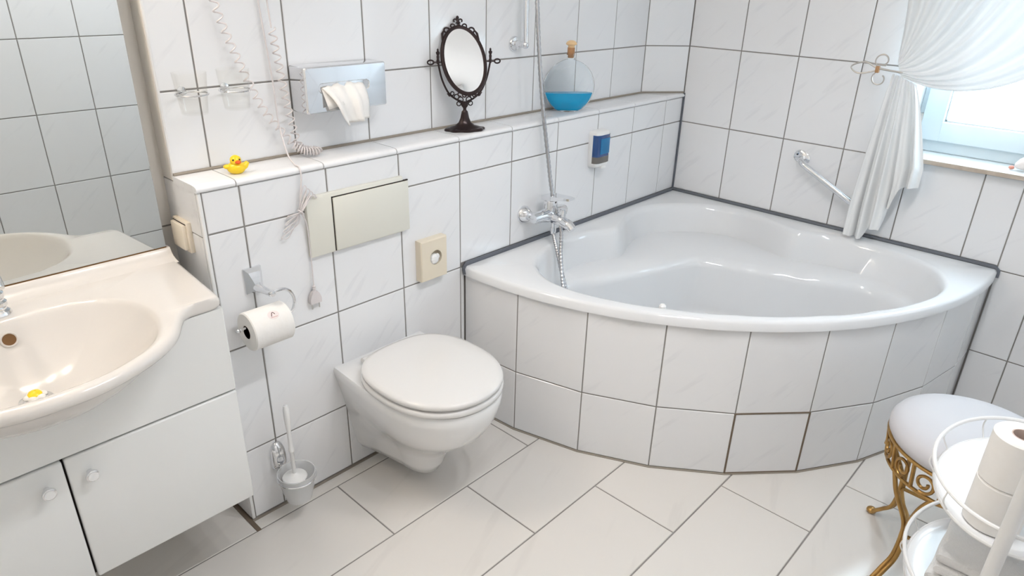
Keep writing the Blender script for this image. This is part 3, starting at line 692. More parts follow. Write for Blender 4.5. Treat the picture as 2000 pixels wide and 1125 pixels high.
obj('handle', MB().lathe([(0.0, 0.402), (0.006, 0.400), (0.0085, 0.390), (0.0095, 0.360), (0.0075, 0.325), (0.006, 0.31), (0.0065, 0.255), (0.008, 0.252), (0.0085, 0.243), (0.0065, 0.240), (0.006, 0.145)], (hx, hy, 0), 'z', 18), m_white, br)
obj('collar', MB().lathe([(0.006, 0.166), (0.014, 0.160), (0.034, 0.153), (0.036, 0.150), (0.0, 0.148)], (hx, hy, 0), 'z', 28), m_white, br)
mb = MB()
for k in range(60):
    a = k * 2.399; z = 0.085 + 0.055 * (k / 60)
    mb.tube([(hx, hy, z), (hx + 0.028 * math.cos(a), hy + 0.028 * math.sin(a), z - 0.002)], 0.0016, 4)
o_ = obj('bristles', mb, m_white, br); o_['kind'] = 'stuff'

# ---- soap dispenser on the front of the half wall
sd = thing('soap_dispenser', 'wall soap dispenser with blue liquid above the bathtub', 'dispenser', (-0.655, 0.0, 0.81))
sx0, sx1 = -0.700, -0.606
def sprof(z, dpt, ins=0.0):
    L = [(sx0 + ins, 0.001, z)]
    for i in range(13):
        t = PI * i / 12; L.append(((sx0 + sx1) / 2 - (0.047 - ins) * math.copysign(abs(math.cos(t)) ** 0.45, math.cos(t)), -dpt * abs(math.sin(t)) ** 0.45, z))
    return L + [(sx1 - ins, 0.001, z)]
obj('body', MB().loft([sprof(0.812, 0.030, 0.008), sprof(0.820, 0.043, 0.002), sprof(0.845, 0.044), sprof(0.94, 0.044), sprof(0.952, 0.042, 0.001), sprof(0.958, 0.034, 0.006)]), m_white, sd, sharp=50)
def spatch(z0, z1, u0, u1, off, m, name):
    rows = []
    for z in (z0, (z0 + z1) / 2, z1):
        row = []
        for i in range(13):
            t = PI * (u0 + (u1 - u0) * i / 12); row.append(((sx0 + sx1) / 2 - (0.047 + off) * math.copysign(abs(math.cos(t)) ** 0.45, math.cos(t)), -(0.044 + off) * abs(math.sin(t)) ** 0.45, z))
        rows.append(row)
    return obj(name, MB().grid(rows), m, sd)
spatch(0.858, 0.944, 0.06, 0.985, 0.0012, m_soap, 'soap_window')
spatch(0.832, 0.858, 0.06, 0.985, 0.0012, m_smoke, 'smoky_base')
spatch(0.868, 0.930, 0.42, 0.93, 0.0020, m_soap2, 'liquid_view')
obj('push_bar', MB().box(-0.668, -0.640, -0.050, -0.034, 0.810, 0.822, 0.003, 2), m_white, sd)

# ---- bath mixer
mxr = thing('bath_mixer', 'chrome single-lever bath mixer on the tiled wall above the tub', 'tap', (-1.0, 0.0, 0.70))
mz = 0.700
for xx in (-1.0755, -0.925):
    r_ = obj('wall_rosette', MB().lathe([(0.034, 0.0), (0.034, 0.003), (0.030, 0.012), (0.020, 0.028), (0.015, 0.031), (0.015, 0.062)], (xx, 0.0, mz), '-y', 32), m_chrome, mxr, sharp=28)
obj('mixer_body', MB().tube([(-1.090, -0.062, mz), (-1.08, -0.062, mz), (-1.045, -0.064, mz), (-1.02, -0.066, mz), (-0.98, -0.066, mz), (-0.955, -0.064, mz), (-0.92, -0.062, mz), (-0.910, -0.062, mz)], [0.017, 0.0205, 0.022, 0.028, 0.028, 0.022, 0.0205, 0.017], 20), m_chrome, mxr)
obj('cartridge_housing', MB().lathe([(0.027, 0.0), (0.0265, 0.034), (0.0245, 0.044), (0.0, 0.046)], (-1.0, -0.066, mz + 0.012), 'z', 28), m_chrome, mxr)
lv = MB().loft([[(-1.0 + a * w, -0.066 + y, z + c) for a, c in ((-1, -t), (1, -t), (1, t), (-1, t))] for y, z, w, t in ((0.028, mz + 0.062, 0.021, 0.008), (0.0, mz + 0.065, 0.027, 0.011), (-0.03, mz + 0.070, 0.025, 0.008), (-0.075, mz + 0.077, 0.021, 0.005), (-0.100, mz + 0.079, 0.016, 0.004))])
obj('lever', lv, m_chrome, mxr, sharp=50)
obj('lever_screw', MB().ball((-1.0, -0.089, mz + 0.050), 0.0045, 8, 6), m_black, mxr)
obj('spout', MB().tube(smoothpath([(-1.0, -0.075, mz - 0.006), (-1.0, -0.12, mz - 0.012), (-1.0, -0.160, mz - 0.022), (-1.0, -0.178, mz - 0.034)], 5), [0.022] * 6 + [0.0195] * 5 + [0.017] * 5, 18), m_chrome, mxr)
obj('diverter_knob', MB().lathe([(0.009, 0), (0.009, 0.012), (0.013, 0.014), (0.013, 0.028), (0.010, 0.031), (0, 0.031)], (-1.0, -0.130, mz + 0.004), 'z', 18), m_chrome, mxr)
obj('hose_outlet', MB().lathe([(0.012, 0), (0.012, 0.014), (0.010, 0.016), (0.010, 0.034)], (-1.0, -0.085, mz - 0.062), 'z', 18), m_chrome, mxr)
# shower hose: hangs from the shower head, loops in the tub, comes back to the mixer
hz = thing('shower_hose', 'ribbed metal shower hose hanging down into the bathtub', 'hose', (-1.0, -0.1, 0.5))
hp = [(-1.030, 0.045, 1.86), (-1.026, 0.036, 1.70), (-1.023, 0.027, 1.56), (-1.021, 0.018, 1.436), (-1.021, 0.000, 1.275), (-1.016, -0.020, 1.104), (-0.998, -0.040, 0.922), (-0.998, -0.072, 0.777), (-0.996, -0.118, 0.66), (-1.026, -0.150, 0.562), (-1.064, -0.200, 0.463), (-1.085, -0.240, 0.41), (-1.088, -0.262, 0.375), (-1.066, -0.262, 0.360), (-1.050, -0.232, 0.39), (-1.036, -0.180, 0.47), (-1.018, -0.128, 0.565), (-1.003, -0.093, 0.622), (-1.0, -0.085, 0.640)]
hp2 = smoothpath(hp, 26)
obj('hose', MB().tube(hp2, [0.0076 if k % 3 else 0.0064 for k in range(len(hp2))], 10), m_steel, hz, sharp=180)
obj('hose_nut', MB().lathe([(0.0095, 0), (0.011, 0.004), (0.011, 0.018), (0.009, 0.02)], (-1.0, -0.085, 0.628), 'z', 14), m_chrome, hz)
# shower rail
sr_ = thing('shower_rail', 'vertical chrome shower rail on the upper tiled wall', 'shower rail', (-1.03, D, 1.29))
for zz in (1.290, 1.90):
    obj('bracket', MB().lathe([(0.026, 0), (0.026, 0.006), (0.022, 0.012), (0.012, 0.014), (0.011, 0.050)], (-1.018, D, zz), '-y', 26).ball((-1.018, D - 0.056, zz), 0.0135, 14, 9), m_chrome, sr_)
obj('rail', MB().tube([(-1.018, D - 0.056, 1.285), (-1.018, D - 0.056, 1.905)], 0.0095, 16), m_chrome, sr_)
obj('slider', MB().box(-1.036, -1.000, D - 0.08, D - 0.035, 1.82, 1.865, 0.006, 2), m_chrome, sr_)
sh_ = thing('hand_shower', 'chrome hand shower on the rail above the picture', 'hand shower', (-1.03, 0.045, 1.86))
obj('handle', MB().tube([(-1.030, 0.045, 1.862), (-1.028, 0.035, 1.93), (-1.024, 0.005, 2.02)], [0.010, 0.012, 0.014], 14), m_chrome, sh_)
obj('head', MB().lathe([(0.015, -0.02), (0.036, 0.0), (0.040, 0.012), (0.036, 0.018), (0, 0.018)], (-1.022, -0.005, 2.035), (0.1, -0.8, -0.6), 24), m_chrome, sh_)

# ------------------------------------------------------------------ upper wall things
# tissue dispenser
td = thing('tissue_dispenser', 'chrome wall tissue dispenser box', 'dispenser', (-1.78, D, 1.155))
tx0, tx1, ty, tz0, tz1 = -1.905, -1.640, 0.045, 1.156, 1.279
sl = (-1.862, -1.704, 1.212, 1.232)      # slot x0 x1 z0 z1
obj('case', MB().box(tx0, tx1, ty + 0.0005, D, tz0, tz1, 0.006, 3), m_chrome, td)
def rrect(x0, x1, z0, z1, r, y, n=6):
    L = []
    for (cx_, cz_, a0) in ((x1 - r, z1 - r, 0), (x0 + r, z1 - r, 90), (x0 + r, z0 + r, 180), (x1 - r, z0 + r, 270)):
        for i in range(n + 1):
            a = math.radians(a0 + 90 * i / n); L.append((cx_ + r * math.cos(a), y, cz_ + r * math.sin(a)))
    return L
obj('front_frame', MB().loft([rrect(tx0 + 0.001, tx1 - 0.001, tz0 + 0.001, tz1 - 0.001, 0.006, ty + 0.004), rrect(tx0 + 0.004, tx1 - 0.004, tz0 + 0.004, tz1 - 0.004, 0.006, ty - 0.001), rrect(sl[0] - 0.004, sl[1] + 0.004, sl[2] - 0.004, sl[3] + 0.004, 0.012, ty - 0.002), rrect(sl[0], sl[1], sl[2], sl[3], 0.0095, ty + 0.003)], False, False), m_chrome, td, sharp=30)
obj('slot', MB().loft([rrect(sl[0], sl[1], sl[2], sl[3], 0.0095, ty + 0.0015)], True, False), m_gapshade, td, smooth=False)  # dark sheet painting the shade inside the opening
ti = thing('paper_tissue', 'white paper tissue hanging out of the chrome dispenser', 'tissue', (-1.77, 0.03, 1.14))
rows = []
for i in range(13):
    v = i / 12; row = []
    for j in range(15):
        u = j / 14
        xl = -1.858 + v * 0.055 + 0.003 * math.sin(6 * v); xr = -1.714 + 0.0 * v - 0.004 * v
        x = xl + (xr - xl) * u
        z = 1.224 - 0.092 * v + 0.010 * math.sin(u * 3.1) * (1 - v) - 0.010 * v * (1 - u)
        y = 0.047 - 0.030 * math.sin(min(1, v * 1.6) * PI / 2) - 0.007 * math.sin(u * 10 + v * 2) * (0.3 + v) - 0.004 * math.sin(u * 23)
        if u < 0.15: y -= 0.006 * (1 - u / 0.15)
        row.append((x, y, z))
    rows.append(row)
o_ = obj('sheet', MB().grid(rows), m_paper, ti, sharp=180)
sm = o_.modifiers.new('thickness', 'SOLIDIFY'); sm.thickness = 0.0012
rows = [[(-1.858 + 0.045 * u + 0.01 * v, 0.043 - 0.014 * v - 0.01 * u * v, 1.222 - 0.055 * v * (1 - 0.2 * u)) for u in (0, 0.33, 0.66, 1)] for v in (0, 0.25, 0.5, 0.75, 1)]
o_ = obj('folded_corner', MB().grid(rows), m_paper, ti, sharp=180); sm = o_.modifiers.new('thickness', 'SOLIDIFY'); sm.thickness = 0.001

# tumblers in ring holders
for i, (cx_, lab) in enumerate(((-2.195, 'next to the wall edge'), (-2.088, 'beside the coiled cord'))):
    cy_ = 0.064; zr_ = 1.238
    hd = thing('tumbler_holder', 'thin chrome ring holder %s, screwed to the upper tiles' % lab, 'tumbler holder', (cx_, D, zr_), 'chrome tumbler rings')
    obj('ring', MB().tube([(cx_ + 0.0365 * math.cos(2 * PI * k / 36), cy_ + 0.0365 * math.sin(2 * PI * k / 36), zr_) for k in range(36)], 0.0022, 8, True), m_chrome, hd)
    obj('stub', MB().lathe([(0.011, 0), (0.011, 0.004), (0.004, 0.006), (0.004, D - cy_ - 0.035)], (cx_, D, zr_), '-y', 14), m_chrome, hd)
    cu = thing('tumbler', 'clear plastic tumbler in the ring %s' % lab, 'tumbler', (cx_, cy_, 1.19), 'clear tumblers')
    obj('cup', MB().lathe([(0.0, 1.192), (0.028, 1.192), (0.030, 1.194), (0.0345, 1.238), (0.039, 1.288), (0.0378, 1.288), (0.0332, 1.238), (0.029, 1.196), (0.0, 1.195)], (cx_, cy_, 0), 'z', 32), m_tumbler, cu)

# hair dryer cord: coiled lead, straight mains lead, tied bundle and plug
hd_ = thing('hair_dryer', 'hair dryer lead with a coiled part, tied bundle and plug hanging over the ledge', 'hair dryer', (-1.95, 0.07, ZLEDGE))
def coil(path, turns, R, r, steps=9):
    P = smoothpath(path, 12); cum = [0.0]
    for a, b in zip(P[:-1], P[1:]): cum.append(cum[-1] + (b - a).length)
    out = []; N = int(turns * steps)
    for i in range(N + 1):
        s_ = cum[-1] * i / N; k = max(0, min(len(P) - 2, int(np.searchsorted(cum, s_)) - 1)); f = (s_ - cum[k]) / max(cum[k + 1] - cum[k], 1e-9)
        p = P[k].lerp(P[k + 1], f); t = (P[k + 1] - P[k]).normalized(); u = t.cross(Vector((0, 1, 0))); u = u.normalized() if u.length > 1e-3 else Vector((1, 0, 0)); w = t.cross(u)
        a = 2 * PI * i / steps; out.append(p + (u * math.cos(a) + w * math.sin(a)) * R)
    return out
c1 = [(-2.110, 0.095, 1.58), (-2.093, 0.095, 1.43), (-2.050, 0.095, 1.29), (-2.005, 0.095, 1.18), (-1.962, 0.092, 1.115), (-1.935, 0.085, 1.075)]
obj('coiled_lead', MB().tube(coil(c1, 22, 0.0095, 0.002), 0.0020, 6), m_cord, hd_)
c2 = [(-1.955, 0.095, 1.375), (-1.947, 0.095, 1.30), (-1.937, 0.095, 1.20), (-1.928, 0.092, 1.13), (-1.920, 0.085, 1.075)]
obj('coiled_lead', MB().tube(coil(c2, 13, 0.0095, 0.002), 0.0020, 6), m_cord, hd_)
c3 = [(-1.935, 0.085, 1.075), (-1.915, 0.075, 1.058), (-1.885, 0.065, 1.052), (-1.868, 0.070, 1.052), (-1.880, 0.090, 1.052), (-1.905, 0.085, 1.058), (-1.920, 0.085, 1.075)]
obj('coiled_lead', MB().tube(coil(c3, 20, 0.0095, 0.002), 0.0020, 6), m_cord, hd_)
obj('straight_lead', MB().tube(smoothpath([(-1.962, 0.098, 1.60), (-1.958, 0.098, 1.46), (-1.955, 0.095, 1.375)], 6), 0.0022, 6), m_cord, hd_)
lead = smoothpath([(-1.985, 0.110, 1.60), (-1.972, 0.112, 1.42), (-1.962, 0.108, 1.25), (-1.968, 0.09, 1.14), (-1.973, 0.055, 1.065), (-1.976, 0.02, ZLEDGE + 0.0045), (-1.976, -0.006, ZLEDGE - 0.001), (-1.978, -0.014, 1.01), (-1.985, -0.012, 0.96), (-1.990, -0.014, 0.925)], 6)
obj('mains_lead', MB().tube(lead, 0.0022, 6), m_cord, hd_)
mb = MB()
for k in range(4):
    o1 = 0.009 * (k - 1.5)
    mb.tube(smoothpath([(-1.992, -0.012 - 0.003 * k, 0.918), (-1.975 + o1, -0.016 - 0.002 * k, 0.945 + o1), (-1.955 + o1, -0.018, 0.962 - o1), (-1.962 + o1, -0.015, 0.972 - o1), (-1.985 + o1 * 0.5, -0.014 - 0.003 * k, 0.936), (-1.994, -0.012 - 0.003 * k, 0.920), (-2.015 - o1, -0.016, 0.902 + o1), (-2.040 + o1, -0.014, 0.888 + o1 * 2), (-2.034, -0.011, 0.882 + o1 * 2), (-2.008, -0.012, 0.902 + o1), (-1.992, -0.012 - 0.003 * k, 0.918)], 5), 0.0015, 5)
obj('tied_bundle', mb, m_cord, hd_)
obj('cable_tie', MB().tube([(-1.993 + 0.008 * math.cos(a) * 0.7, -0.018 + 0.010 * math.sin(a), 0.920 + 0.008 * math.cos(a) * -0.7) for a in [2 * PI * k / 16 for k in range(16)]], 0.0018, 6, True), m_cord, hd_)
pl_ = smoothpath([(-1.990, -0.014, 0.918), (-1.976, -0.012, 0.88), (-1.972, -0.010, 0.82), (-1.972, -0.010, 0.74), (-1.973, -0.011, 0.690)], 6)
obj('plug_lead', MB().tube(pl_, 0.0019, 6), m_cord, hd_)
pg = MB().lathe([(0.003, 0.003), (0.0055, 0.0), (0.0042, -0.004), (0.0058, -0.007), (0.0042, -0.011), (0.006, -0.014), (0.006, -0.018)], (-1.973, -0.011, 0.692), 'z', 12)
pg.loft([[(-1.973 + w * a, -0.011 + 0.0065 * b, z) for a, b in ((-1, -1), (1, -1), (1, 1), (-1, 1))] for z, w in ((0.676, 0.007), (0.668, 0.013), (0.655, 0.0175), (0.640, 0.0175))])
obj('plug', pg, m_cord, hd_, sharp=40)
for s_ in (-1, 1): obj('plug_pin', MB().tube([(-1.973 + 0.0115 * s_, -0.011, 0.641), (-1.973 + 0.0115 * s_, -0.011, 0.622)], 0.0021, 8), m_brush, hd_)
obj('wall_holder', MB().box(-2.13, -1.94, 0.058, D, 1.58, 1.76, 0.02, 3), m_white, hd_)

# ------------------------------------------------------------------ on the ledge
# rubber duck
dk = thing('rubber_duck', 'small yellow rubber duck with a red beak on the tiled ledge', 'rubber duck', (-2.122, 0.045, ZLEDGE))
dc = Vector((-2.122, 0.047, ZLEDGE)); fw = Vector((-0.25, -0.97, 0)).normalized(); sd_ = Vector((0.97, -0.25, 0)).normalized(); up = Vector((0, 0, 1))
B3 = (sd_, fw, up)
mb = MB().ball(dc + up * 0.014, (0.0225, 0.021, 0.0165), 18, 12, B3).ball(dc + up * 0.034 + fw * 0.004, (0.0140, 0.0140, 0.0135), 18, 12, B3)
mb.ball(dc + up * 0.024, (0.012, 0.012, 0.010), 14, 9, B3)
mb.ball(dc + up * 0.019 - sd_ * 0.021, (0.010, 0.009, 0.006), 12, 8, B3)
mb.tube([dc + up * 0.014 + sd_ * 0.012, dc + up * 0.019 + sd_ * 0.024, dc + up * 0.026 + sd_ * 0.030], [0.012, 0.008, 0.0045], 12)
obj('body', mb, m_yellow, dk)
obj('beak', MB().ball(dc + up * 0.0315 + fw * 0.017 + sd_ * 0.003, (0.0075, 0.007, 0.0048), 14, 8, B3), m_red, dk)
for s_ in (-1, 1): obj('eye', MB().ball(dc + up * 0.0375 + fw * 0.0150 + sd_ * 0.0075 * s_, (0.0024, 0.0018, 0.0024), 10, 6, B3), m_black, dk)

# standing mirror
yaw = math.radians(-25); tv = Vector((math.cos(yaw), math.sin(yaw), 0)); nv = Vector((tv.y, -tv.x, 0)); tilt = math.radians(28)
uv_ = up * math.cos(tilt) - nv * math.sin(tilt); nt = nv * math.cos(tilt) + up * math.sin(tilt)
mc = Vector((-1.320, 0.055, 1.2586)) - tv * 0.0018
smr = thing('standing_mirror', 'dark bronze oval vanity mirror on an ornate stand', 'mirror', (-1.32, 0.055, ZLEDGE))
def mp(a, b, d=0.0): return mc + tv * a + uv_ * b + nt * d
ea, eb = 0.0675, 0.1065
def ell(k, d, n=56): return [mp((ea + k) * math.cos(2 * PI * i / n), (eb + k) * math.sin(2 * PI * i / n), d) for i in range(n)]
obj('mirror_glass', MB().loft([ell(-0.001, -0.003), ell(-0.001, 0.002)]), m_mirror2, smr, smooth=False)
fr = MB().loft([ell(-0.001, -0.005), ell(0.0075, -0.005), ell(0.0095, 0.0), ell(0.0075, 0.004), ell(0.003, 0.006), ell(-0.003, 0.0035), ell(-0.003, 0.0005), ell(-0.001, -0.005)], False, False)
frame = obj('mirror_frame', fr, m_bronze, smr)
cr = MB(); cr_low = MB()
def scroll(c, r0, r1, a0, a1, rad=0.0024, n=16):
    (cr if c[1] > 0 else cr_low).tube([mp(c[0] + (r0 + (r1 - r0) * i / n) * math.cos(math.radians(a0 + (a1 - a0) * i / n)), c[1] + (r0 + (r1 - r0) * i / n) * math.sin(math.radians(a0 + (a1 - a0) * i / n)), 0.0) for i in range(n + 1)], rad, 7)
for s_ in (-1, 1):
    f = (lambda a: a if s_ > 0 else 180 - a)
    scroll((0.021 * s_, 0.1125), 0.009, 0.003, f(200), f(-150))
    scroll((0.043 * s_, 0.098), 0.011, 0.004, f(150), f(-160), 0.0028)
    scroll((0.010 * s_, 0.130), 0.0085, 0.003, f(250), f(-60))
    cr.tube([mp(0.062 * s_, 0.066), mp(0.058 * s_, 0.088), mp(0.052 * s_, 0.098)], [0.002, 0.004, 0.002], 7)
    scroll((0.018 * s_, -0.1125), 0.008, 0.003, f(-200), f(120))
    scroll((0.032 * s_, -0.108), 0.008, 0.003, f(-120), f(100))
cr.ball(mp(0, 0.139), (0.0062, 0.004, 0.0075), 10, 8).ball(mp(0, 0.128), (0.0055, 0.004, 0.010), 10, 8).ball(mp(0, 0.115), (0.008, 0.004, 0.006), 10, 8); cr_low.ball(mp(0, -0.111), (0.010, 0.004, 0.006), 10, 8)
obj('crest', cr, m_bronze, frame); obj('lower_ornament', cr_low, m_bronze, frame)
# yoke, pivots
zp = Vector((-1.320, 0.055, 0.0))
def yp(a, z): return zp + tv * a + up * z
yk = MB()
for s_ in (-1, 1):
    yk.tube(smoothpath([yp(0.004 * s_, 1.128), yp(0.030 * s_, 1.139), yp(0.055 * s_, 1.160), yp(0.075 * s_, 1.200), yp(0.086 * s_, 1.245), yp(0.088 * s_, 1.268)], 6), 0.0032, 8)
    for (cx_, cz_, r_) in ((0.014, 1.136, 0.009), (0.028, 1.146, 0.008), (0.020, 1.124, 0.007), (0.042, 1.157, 0.006)):
        yk.tube([yp(cx_ * s_ + r_ * math.cos(2 * PI * i / 14), cz_ + r_ * math.sin(2 * PI * i / 14)) for i in range(14)], 0.0019, 6, True)
    yk.tube([yp(0.050 * s_, 1.150), yp(0.060 * s_, 1.158)], [0.004, 0.001], 6)
obj('yoke', yk, m_bronze, smr)
for s_ in (-1, 1):
    p = yp(0.088 * s_, 1.262)
    obj('finial', MB().lathe([(0.004, -0.012), (0.0055, -0.004), (0.004, 0.002), (0.0048, 0.010), (0.0035, 0.014), (0.0062, 0.020), (0.0065, 0.023), (0.003, 0.026), (0.0035, 0.031), (0.0, 0.035)], p, 'z', 14), m_bronze, smr)
    k_ = MB().tube([yp(0.076 * s_, 1.255), yp(0.105 * s_, 1.255)], 0.0026, 8)
    L = [yp(0.112 * s_ + 0.010 * math.cos(2 * PI * i / 16), 1.255 + 0.0065 * math.sin(2 * PI * i / 16)) for i in range(16)]
    k_.tube(L, 0.0026, 7, True)
    obj('tilt_knob', k_, m_bronze, smr)
obj('stem', MB().lathe([(0.006, 0.094), (0.0095, 0.088), (0.0095, 0.080), (0.0045, 0.072), (0.0045, 0.066), (0.008, 0.062), (0.0095, 0.055), (0.012, 0.040), (0.017, 0.026), (0.027, 0.016), (0.040, 0.0115), (0.044, 0.009), (0.044, 0.006)], (-1.32, 0.055, ZLEDGE), 'z', 28, 1.25, 0.80, yaw), m_bronze, smr)
def bl(k, z, n=64):
    L = []
    for i in range(n):
        a = 2 * PI * i / n; r = 1 + 0.05 * math.cos(8 * a); L.append(zp + tv * ((0.068 + k) * r * math.cos(a)) - nv * ((0.044 + k) * r * math.sin(a)) + up * z)
    return L
obj('base', MB().loft([bl(-0.002, ZLEDGE + 0.0003), bl(0.0, ZLEDGE + 0.004), bl(-0.004, ZLEDGE + 0.008), bl(-0.016, ZLEDGE + 0.010)]), m_bronze, smr)

# round flask with blue liquid
fk = thing('glass_flask', 'round flat glass flask half full of blue liquid with a cork stopper', 'bottle', (-0.783, 0.047, ZLEDGE))
fy = math.radians(-38); ft = Vector((math.cos(fy), math.sin(fy), 0)); fn = Vector((ft.y, -ft.x, 0)); fc_ = Vector((-0.783, 0.049, 0))
RZ, FZ, TH2 = 0.0985, ZLEDGE + 0.0935, 0.030
def flask_loop(z, k=0.0, n=40):
    h = (z - FZ)
    if z > FZ + 0.0975: w, d = 0.0155, 0.0155
    else:
        w = math.sqrt(max((RZ) ** 2 - h * h, 0.0)); w = max(w, 0.0155 if h > 0 else 0.03); q = w / RZ
        d = TH2 * min(1.0, q * 1.15 + 0.05); d = max(d, 0.0155)
    w -= k; d -= k
    e = 2.4
    return [fc_ + ft * (w * math.copysign(abs(math.cos(2 * PI * i / n)) ** (2 / e), math.cos(2 * PI * i / n))) + fn * (d * math.copysign(abs(math.sin(2 * PI * i / n)) ** (2 / e), math.sin(2 * PI * i / n))) + up * z for i in range(n)]
zs = [ZLEDGE + 0.0005 + 0.0005] + list(np.linspace(ZLEDGE + 0.004, FZ + 0.094, 26)) + [FZ + 0.099, FZ + 0.104, FZ + 0.120]
lo = [flask_loop(z) for z in zs] + [flask_loop(z, 0.003) for z in zs[:2:-1]] + [flask_loop(ZLEDGE + 0.0035 + 0.0025, 0.004)]
obj('glass_body', MB().loft(lo), m_glass, fk, sharp=60)
zl = list(np.linspace(ZLEDGE + 0.0065, ZLEDGE + 0.071, 12))
obj('blue_liquid', MB().loft([flask_loop(z, 0.0036) for z in zl]), m_liquid, fk, sharp=60)
obj('cork', MB().lathe([(0.0115, FZ + 0.104), (0.0135, FZ + 0.121), (0.0138, FZ + 0.140), (0.0, FZ + 0.140)], (fc_.x, fc_.y, 0), 'z', 20), m_cork, fk)
obj('stopper_cap', MB().lathe([(0.0115, FZ + 0.1395), (0.0125, FZ + 0.145), (0.014, FZ + 0.148), (0.0200, FZ + 0.151), (0.0205, FZ + 0.155), (0.0165, FZ + 0.161), (0.009, FZ + 0.165), (0.0, FZ + 0.166)], (fc_.x, fc_.y, 0), 'z', 24), m_woodcap, fk)

# ------------------------------------------------------------------ window side things
# grab bar
gb = thing('grab_bar', 'slanted chrome grab bar on the window wall above the bathtub', 'grab bar', (0, -0.70, 0.70))
g0, g1 = Vector((0, -0.586, 0.849)), Vector((0, -0.860, 0.705)); gd = (g1 - g0).normalized(); gx = Vector((-1, 0, 0)); gn = gd.cross(gx)
for c_, s_ in ((g0, 1), (g1, -1)):
    L = []
    for x_, k in ((0.0005, 0.0), (-0.006, 0.0), (-0.009, 0.004)):
        row = []
        for i in range(32):
            a = 2 * PI * i / 32; r_ = (abs(math.cos(a) / (0.034 - k)) ** 2.6 + abs(math.sin(a) / (0.026 - k)) ** 2.6) ** (-1 / 2.6)
            row.append(c_ + gd * (r_ * math.cos(a)) + gn * (r_ * math.sin(a)) + Vector((x_, 0, 0)))
        L.append(row)
    p_ = obj('mount', MB().loft(L), m_chrome, gb, sharp=40)
    obj('screw', MB().lathe([(0.0035, 0), (0.0035, 0.0012), (0, 0.0012)], c_ - gd * 0.022 * s_ + Vector((-0.0088, 0, 0)), '-x', 10), m_black, p_)
bar = smoothpath([g0 + gd * 0.006, g0 + gd * 0.008 + gx * 0.028, g0 + gd * 0.022 + gx * 0.050, g0 + gd * 0.055 + gx * 0.056, (g0 + g1) / 2 + gx * 0.056, g1 - gd * 0.055 + gx * 0.056, g1 - gd * 0.022 + gx * 0.050, g1 - gd * 0.008 + gx * 0.028, g1 - gd * 0.006], 6)
obj('bar', MB().tube(bar, 0.0125, 16), m_chrome, gb)

# curtain
ct = thing('curtain', 'sheer white curtain swept aside and hanging in a long tail', 'curtain', (-0.07, -0.95, 0.60))
rows = []; NS, NT = 70, 44
for i in range(NS + 1):
    s_ = i / NS; row = []
    P0 = Vector((0, -0.80 - 0.86 * s_, 2.20)); P3 = Vector((0, -0.878 - 0.020 * s_, 1.262 - 0.050 * s_))
    P1 = Vector((0, -0.85 - 0.78 * s_, 1.72 - 0.30 * s_)); P2 = Vector((0, -0.868 - 0.390 * s_, 1.40 - 0.325 * s_))
    for j in range(NT + 1):
        t = j / NT; p = P0 * (1 - t) ** 3 + P1 * 3 * t * (1 - t) ** 2 + P2 * 3 * t * t * (1 - t) + P3 * t ** 3
        amp = 0.026 * (1 - t) ** 0.4 * (0.35 + 0.65 * min(1, 2.2 * (1 - t)))
        x = -0.075 - amp * math.sin(2 * PI * (9.5 * s_ + 0.25 * math.sin(5 * t + 9 * s_))) - 0.022 * math.sin(PI * t) * s_ - 0.010 * math.sin(2 * PI * 3 * s_ + 2) * (1 - t)
        row.append((x, p.y, p.z))
    rows.append(row)
obj('swag', MB().grid(rows), m_sheer, ct, sharp=180)
rows = []; NU, NV = 84, 36
for j in range(NV + 1):
    v = j / NV; row = []
    for i in range(NU + 1):
        u = i / NU
        zb = 0.597 if u < 0.30 else (0.597 + 0.045 * (u - 0.30) / 0.04 if u < 0.34 else (0.645 if u < 0.55 else (0.645 + 0.085 * (u - 0.55) / 0.05 if u < 0.60 else (0.735 if u < 0.68 else (0.735 + 0.085 * (u - 0.68) / 0.06 if u < 0.74 else 0.822 + 0.012 * (u - 0.74) / 0.26)))))
        zt = 1.222 - 0.030 * u
        z = zt + (zb - zt) * v
        yt = -0.872 - 0.085 * u; ybm = -0.838 - 0.208 * u
        if u > 0.55: ybm = -0.838 - 0.208 * u
        y = yt + (ybm - yt) * min(1, v * 1.25) ** 0.8
        fold = math.sin(2 * PI * (4.6 * u + 0.10 * math.sin(3 * v))) + 0.35 * math.sin(2 * PI * 11 * u + 1.3)
        x = -0.072 - 0.020 * (0.25 + 0.75 * v) * fold - 0.012 * u
        y += 0.006 * math.sin(2 * PI * 4.6 * u + 1.2) * v
        row.append((x, y, z))
    rows.append(row)
obj('tail', MB().grid(rows), m_sheer, ct, sharp=180)
rod = thing('curtain_rod', 'curtain rod above the window, out of the picture', 'curtain rod', (-0.075, -1.2, 2.21))
obj('pole', MB().tube([(-0.075, -0.74, 2.215), (-0.075, -1.72, 2.215)], 0.010, 12), m_tie, rod)
for yy in (-0.80, -1.66): obj('bracket', MB().tube([(-0.075, yy, 2.215), (0.001, yy, 2.215)], 0.007, 8), m_tie, rod)
